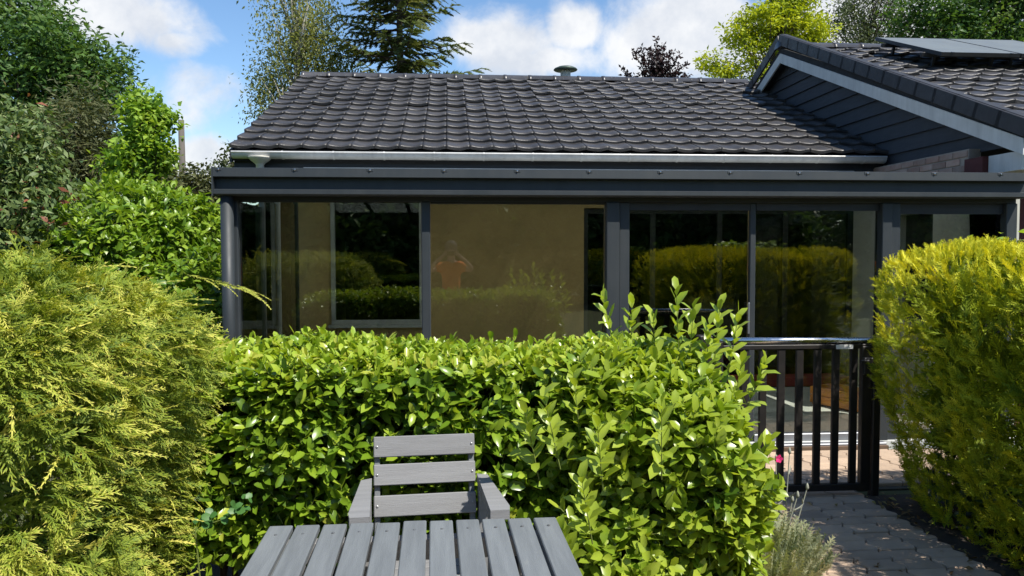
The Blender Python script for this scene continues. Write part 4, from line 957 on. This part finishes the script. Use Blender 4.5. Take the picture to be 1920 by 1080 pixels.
# spruce-like fir with tiered upswept boughs
fx = at(748, 100, 18.5)
fir = thing('fir_tree', 'dark fir with tiered boughs rising behind the roof ridge', 'tree', (fx.x, 18.5, 0))
FT = [spray(11, 1, .42, .095, 55, a, 1, l, sd, .5) for a, l, sd in ((.18, .1, 31), (.3, .2, 32))]
r = np.random.default_rng(58); tb = MB(); PP, XX, ZZ, SS, TT = [], [], [], [], []
TOPZ = 10.5; tb.tube([(fx.x, 18.5, 0), (fx.x+.05, 18.5, 4), (fx.x, 18.5, TOPZ)], [.17, .11, .02], 9)
for k in range(27):
    z_ = 2.7+k*.275; m_len = 2.5*(1-(z_-2.4)/(TOPZ-1.7))+.25
    for j in range(6):
        an = j*1.047+k*.5+r.uniform(-.3, .3); ln = m_len*r.uniform(.5, 1.2); d = np.array([math.cos(an), math.sin(an), 0])
        p0 = np.array([fx.x, 18.5, z_+r.uniform(-.13, .13)]); pts = [p0, p0+d*ln*.5+np.array([0, 0, -.05*ln]), p0+d*ln+np.array([0, 0, .10*ln])]
        tb.tube(pts, [.03, .018, .005], 5)
        ns = int(5+8*ln)
        for q in range(ns):
            t_ = .18+.85*q/ns; p_ = p0+d*ln*t_+np.array([0, 0, (-.1*t_+.2*t_*t_)*ln]); sgn = 1 if q % 2 else -1
            sd_ = np.array([-d[1], d[0], 0])*sgn
            PP.append(p_); XX.append(d*(.5+.5*t_)+sd_*(.75 if q < ns-1 else .1)+np.array([0, 0, r.uniform(-.45, .05)])); ZZ.append(np.array([0, 0, 1.])+r.normal(size=3)*.35); SS.append(.34*r.uniform(.7, 1.25)*(1.1-.45*t_)+.06); TT.append(r.normal(.34, .18))
PP, XX, ZZ, SS, TT = map(np.array, (PP, XX, ZZ, SS, TT)); kd = np.arange(len(PP)) % 2
tag(link('crown', tri_mesh('crown', *join([inst(*FT[k], PP[kd == k], frames(XX[kd == k], ZZ[kd == k]), SS[kd == k], np.clip(TT[kd == k], 0, 1)) for k in (0, 1)]), L['fir'], smooth=False), fir), kind='stuff')
tb.build('trunk', M['bark'], fir, True)
# copper beech with pointed upswept boughs
cb = thing('copper_beech', 'small dark purple copper beech above the roof ridge', 'tree', gb(1232, 24)); r = np.random.default_rng(59); tb = MB(); P_, n_ = [], 0
b0 = Vector(gb(1232, 24)); tb.tube([b0, at(1234, 140, 24)], [.14, .06], 8)
for (px, py) in ((1233, 72), (1250, 80), (1218, 90), (1208, 82), (1185, 98), (1200, 110), (1168, 128), (1178, 135), (1225, 105), (1268, 110), (1282, 122), (1292, 142), (1260, 95), (1240, 118), (1205, 135), (1250, 130), (1275, 140), (1222, 128), (1190, 146), (1300, 150), (1240, 98), (1180, 150), (1262, 142), (1232, 145)):
    tp = at(px, py, 24)+Vector((0, r.uniform(-.5, .5), 0)); st = at(1234, 150+min(30, .4*abs(px-1234)), 24); tb.tube([st, st.lerp(tp, .6)+Vector((0, 0, -.05)), tp], [.03, .018, .004], 5)
    for q in range(95):
        t_ = r.random()**.6; c_ = st.lerp(tp, t_); sg_ = .12*(1.15-.85*t_); P_.append([c_.x+r.normal(0, sg_), c_.y+r.normal(0, sg_), c_.z+r.normal(0, sg_*.8)])
P_ = np.array(P_); n = len(P_)
tag(link('crown', tri_mesh('crown', *inst(*simple_leaf(.5), P_, frames(r.normal(size=(n, 3))+np.array([0, 0, .6]), r.normal(size=(n, 3))), .12*r.uniform(.7, 1.3, n), r.normal(.4, .25, n)), L['copper']), cb), kind='stuff')
tb.build('trunk', M['bark'], cb, True)
tree('golden_robinia', 'bright yellow green tree behind the gable', 'tree', gb(1440, 20), [bl(1455, 65, 20, 90, 55, 1.), bl(1480, 20, 20, 70, 50, .9), bl(1395, 80, 20, 45, 30, .6), bl(1350, 125, 20, 45, 24, .6), bl(1410, 130, 20, 50, 25, .6), bl(1490, -40, 20, 70, 60, .9), bl(1520, 80, 20, 50, 50, .7), bl(1400, 40, 20, 25, 15, .4)], 300, 50, .12, .17, L['robinia'], .14, lw=.42, seed=60, hor=.5, flat=.5, shell=.55)
tree('willow_tree', 'airy grey green tree between the yellow tree and the dark tree', 'tree', gb(1640, 25), [bl(1620, 70, 25, 75, 60, 1.1), bl(1590, 20, 25, 60, 50, 1.), bl(1680, 30, 25, 60, 60, 1.), bl(1630, 120, 25, 90, 40, 1.1), bl(1640, -40, 25, 90, 50, 1.2)], 380, 34, .13, .22, L['willow'], .16, lw=.3, seed=62, droop=.8, hor=.3, shell=.4)
tree('oak_tree', 'large dark tree over the solar panels in the upper right', 'tree', gb(1820, 22), [bl(1760, 70, 22, 60, 70, 1.2), bl(1830, 40, 22, 80, 80, 1.4), bl(1900, 70, 22, 70, 90, 1.3), bl(1720, 20, 22, 50, 50, .9), bl(1880, -30, 22, 110, 60, 1.5), bl(1960, 60, 22, 80, 110, 1.3), bl(1840, 140, 22, 110, 50, 1.3)], 560, 44, .15, .2, L['dark_tree'], .22, lw=.45, seed=63)

# ------------------------------------------------------------------ behind the photographer: trees mirrored in the glass, and an added hedge blocking sky
eh = thing('sky_block_hedge', 'tall dark evergreen hedge added far behind the garden trees to block mirrored sky', 'hedge', (4, -16.5, 0))  # unseen hedge, added to close sky gaps in the reflection
P, N = superq(7500, (4, -16.5, 1.9), (22, .8, 1.9), 9, .2, 1.5, 71, .05); n = len(P)
scatter_leaves(eh, P, N*.3+rng.normal(size=(n, 3))*.8, N+rng.normal(size=(n, 3))*.5, rng.uniform(.45, .8, n), rng.uniform(0, .6, n), L['dark_tree'], broad_leaf(.2, .2, .7))
bs = MB()
for i in range(22): bs.tube([(-17+i*2, -16.5, 0), (-17+i*2+.1, -16.45, 1.8), (-17+i*2, -16.5, 3.4)], [.09, .06, .02], 7)
bs.build('branches', M['bark'], eh)
for i, (x, y, hgt, lb) in enumerate(((-9, -8, 6.0, 'leafy tree behind the photographer, far left in the mirrored garden'), (-4.6, -9.5, 6.8, 'leafy tree behind the photographer, left of the mirrored person'), (0, -11.5, 7.0, 'leafy tree behind the photographer, right of the mirrored person'), (4.6, -13, 7.0, 'leafy tree mirrored in the left sliding door'), (9.5, -14, 7.0, 'leafy tree mirrored in the right sliding door'), (14.0, -10, 7.0, 'leafy tree mirrored in the rightmost veranda bay'), (17.5, -5.5, 6.5, 'leafy tree at the far right of the mirrored garden'))):
    tree('garden_tree', lb, 'tree', (x, y, 0), [(x, y, hgt*.55, 2.9, 1.8, hgt*.36), (x-1.3, y+.3, hgt*.33, 1.9, 1.5, hgt*.26), (x+1.4, y-.2, hgt*.35, 1.9, 1.5, hgt*.28), (x, y+.3, 1.0, 2.7, 1.4, 1.2)], 420, 30, .30, .36, L['dark_tree'], .16, seed=80+i, lw=.5, group='trees behind the photographer')

# ------------------------------------------------------------------ the photographer, standing behind the lens and mirrored in the glass
def skin_mesh(name, pts, edges, mm, sub=2):
    me = bpy.data.meshes.new(name); me.from_pydata([p[:3] for p in pts], edges, []); o = bpy.data.objects.new(name, me); col.objects.link(o)
    sm_ = o.modifiers.new('s', 'SKIN'); sm_.use_smooth_shade = True
    for v, p in zip(me.skin_vertices[0].data, pts): v.radius = (p[3], p[4] if len(p) > 4 else p[3]); v.use_root = False
    me.skin_vertices[0].data[0].use_root = True
    o.modifiers.new('u', 'SUBSURF').levels = sub
    dg = bpy.context.evaluated_depsgraph_get(); ev = bpy.data.meshes.new_from_object(o.evaluated_get(dg)); ev.name = name
    bpy.data.objects.remove(o); bpy.data.meshes.remove(me); ev.materials.clear(); ev.materials.append(mm)
    ev.polygons.foreach_set('use_smooth', [True]*len(ev.polygons)); return ev
per = thing('person', 'person in an orange t-shirt taking the photo, mirrored in the veranda glass', 'person', (0, -.36, 0))
BX, BY = .02, -.36
pts = [(BX, BY, .96, .135, .11), (BX, BY, 1.12, .13, .10), (BX, BY, 1.30, .15, .105), (BX, BY+.01, 1.42, .10, .08), (BX, BY+.03, 1.50, .055), (BX, BY+.06, 1.57, .07, .08), (BX, BY+.05, 1.66, .078, .095), (BX, BY+.045, 1.735, .055, .065)]
edges = [(i, i+1) for i in range(7)]
for s in (-1, 1):
    k = len(pts); pts += [(BX+s*.17, BY, 1.40, .055), (BX+s*.30, BY+.10, 1.33, .046), (BX+s*.33, BY+.17, 1.36, .04), (BX+s*.20, BY+.26, 1.50, .032), (BX+s*.115, BY+.31, 1.575, .026), (BX+s*.098, BY+.325, 1.60, .03, .016)]
    edges += [(3, k)]+[(k+i, k+i+1) for i in range(5)]
    for j in range(4):      # four fingers curled over the phone's end, each its own chain
        q = len(pts); zf = 1.628-j*.019; pts += [(BX+s*.092, BY+.345, zf, .009), (BX+s*.080, BY+.36, zf+.004, .008), (BX+s*.066, BY+.358, zf+.005, .007)]; edges += [(k+5, q), (q, q+1), (q+1, q+2)]
    q = len(pts); pts += [(BX+s*.088, BY+.315, 1.575, .010), (BX+s*.066, BY+.325, 1.580, .008)]; edges += [(k+5, q), (q, q+1)]
    k = len(pts); pts += [(BX+s*.095, BY, .88, .10), (BX+s*.10, BY+.01, .50, .065), (BX+s*.105, BY-.01, .28, .058), (BX+s*.105, BY-.02, .09, .04), (BX+s*.11, BY+.10, .035, .036, .03), (BX+s*.112, BY+.17, .03, .028, .022)]
    edges += [(0, k)]+[(k+i, k+i+1) for i in range(5)]
body = link('body', skin_mesh('body', pts, edges, M['skin']), per)
sp = [(BX, BY, .92, .165, .135), (BX, BY, 1.12, .155, .125), (BX, BY, 1.30, .178, .13), (BX, BY+.005, 1.41, .13, .10), (BX, BY+.02, 1.455, .08, .075)]; se = [(0, 1), (1, 2), (2, 3), (3, 4)]
for s in (-1, 1): k = len(sp); sp += [(BX+s*.17, BY, 1.40, .085), (BX+s*.265, BY+.075, 1.345, .075)]; se += [(3, k), (k, k+1)]
link('shirt', skin_mesh('shirt', sp, se, M['orange_cloth']), body)
tp_ = [(BX, BY, .97, .165, .135)]; te = []
for s in (-1, 1): k = len(tp_); tp_ += [(BX+s*.095, BY, .86, .118), (BX+s*.10, BY+.01, .50, .088), (BX+s*.105, BY-.01, .28, .08), (BX+s*.105, BY-.02, .10, .07)]; te += [(0, k), (k, k+1), (k+1, k+2), (k+2, k+3)]
link('trousers', skin_mesh('trousers', tp_, te, M['denim']), body)
MB().lathe([(0, .155), (.05, .148), (.085, .115), (.098, .06), (.096, .02), (.09, -.005)], (BX, BY+.035, 1.655), 16).build('hair', M['hair'], body, True)
fcb = MB()
fcb.lathe([(0, -.02), (.011, -.014), (.014, 0), (.008, .018), (0, .03)], (BX, BY+.153, 1.64), 8)
for s in (-1, 1):
    fcb.lathe([(0, -.009), (.01, -.005), (.011, 0), (.01, .005), (0, .009)], (BX+s*.032, BY+.138, 1.668), 8); fcb.lathe([(0, -.03), (.01, -.02), (.014, 0), (.012, .02), (0, .03)], (BX+s*.082, BY+.055, 1.655), 8)
fcb.box(BX-.022, BX+.022, BY+.13, BY+.142, 1.598, 1.604).build('face', M['skin'], body, True)
for s in (-1, 1): MB().box(BX+s*.11-.045, BX+s*.11+.045, BY-.09, BY+.20, 0.031, .075, bev=.012).build('shoe', M['black'], body)
ph = thing('smartphone', 'dark smartphone held up in both hands by the mirrored person', 'phone', (0, -.02, 1.6))
MB().box(-.075, .075, -.020, -.011, 1.565, 1.637, bev=.003).build('phone_body', M['black'], ph)
MB().box(-.072, .072, -.0215, -.0201, 1.568, 1.634).build('screen', M['solar'], ph)
bpy.context.view_layer.update()
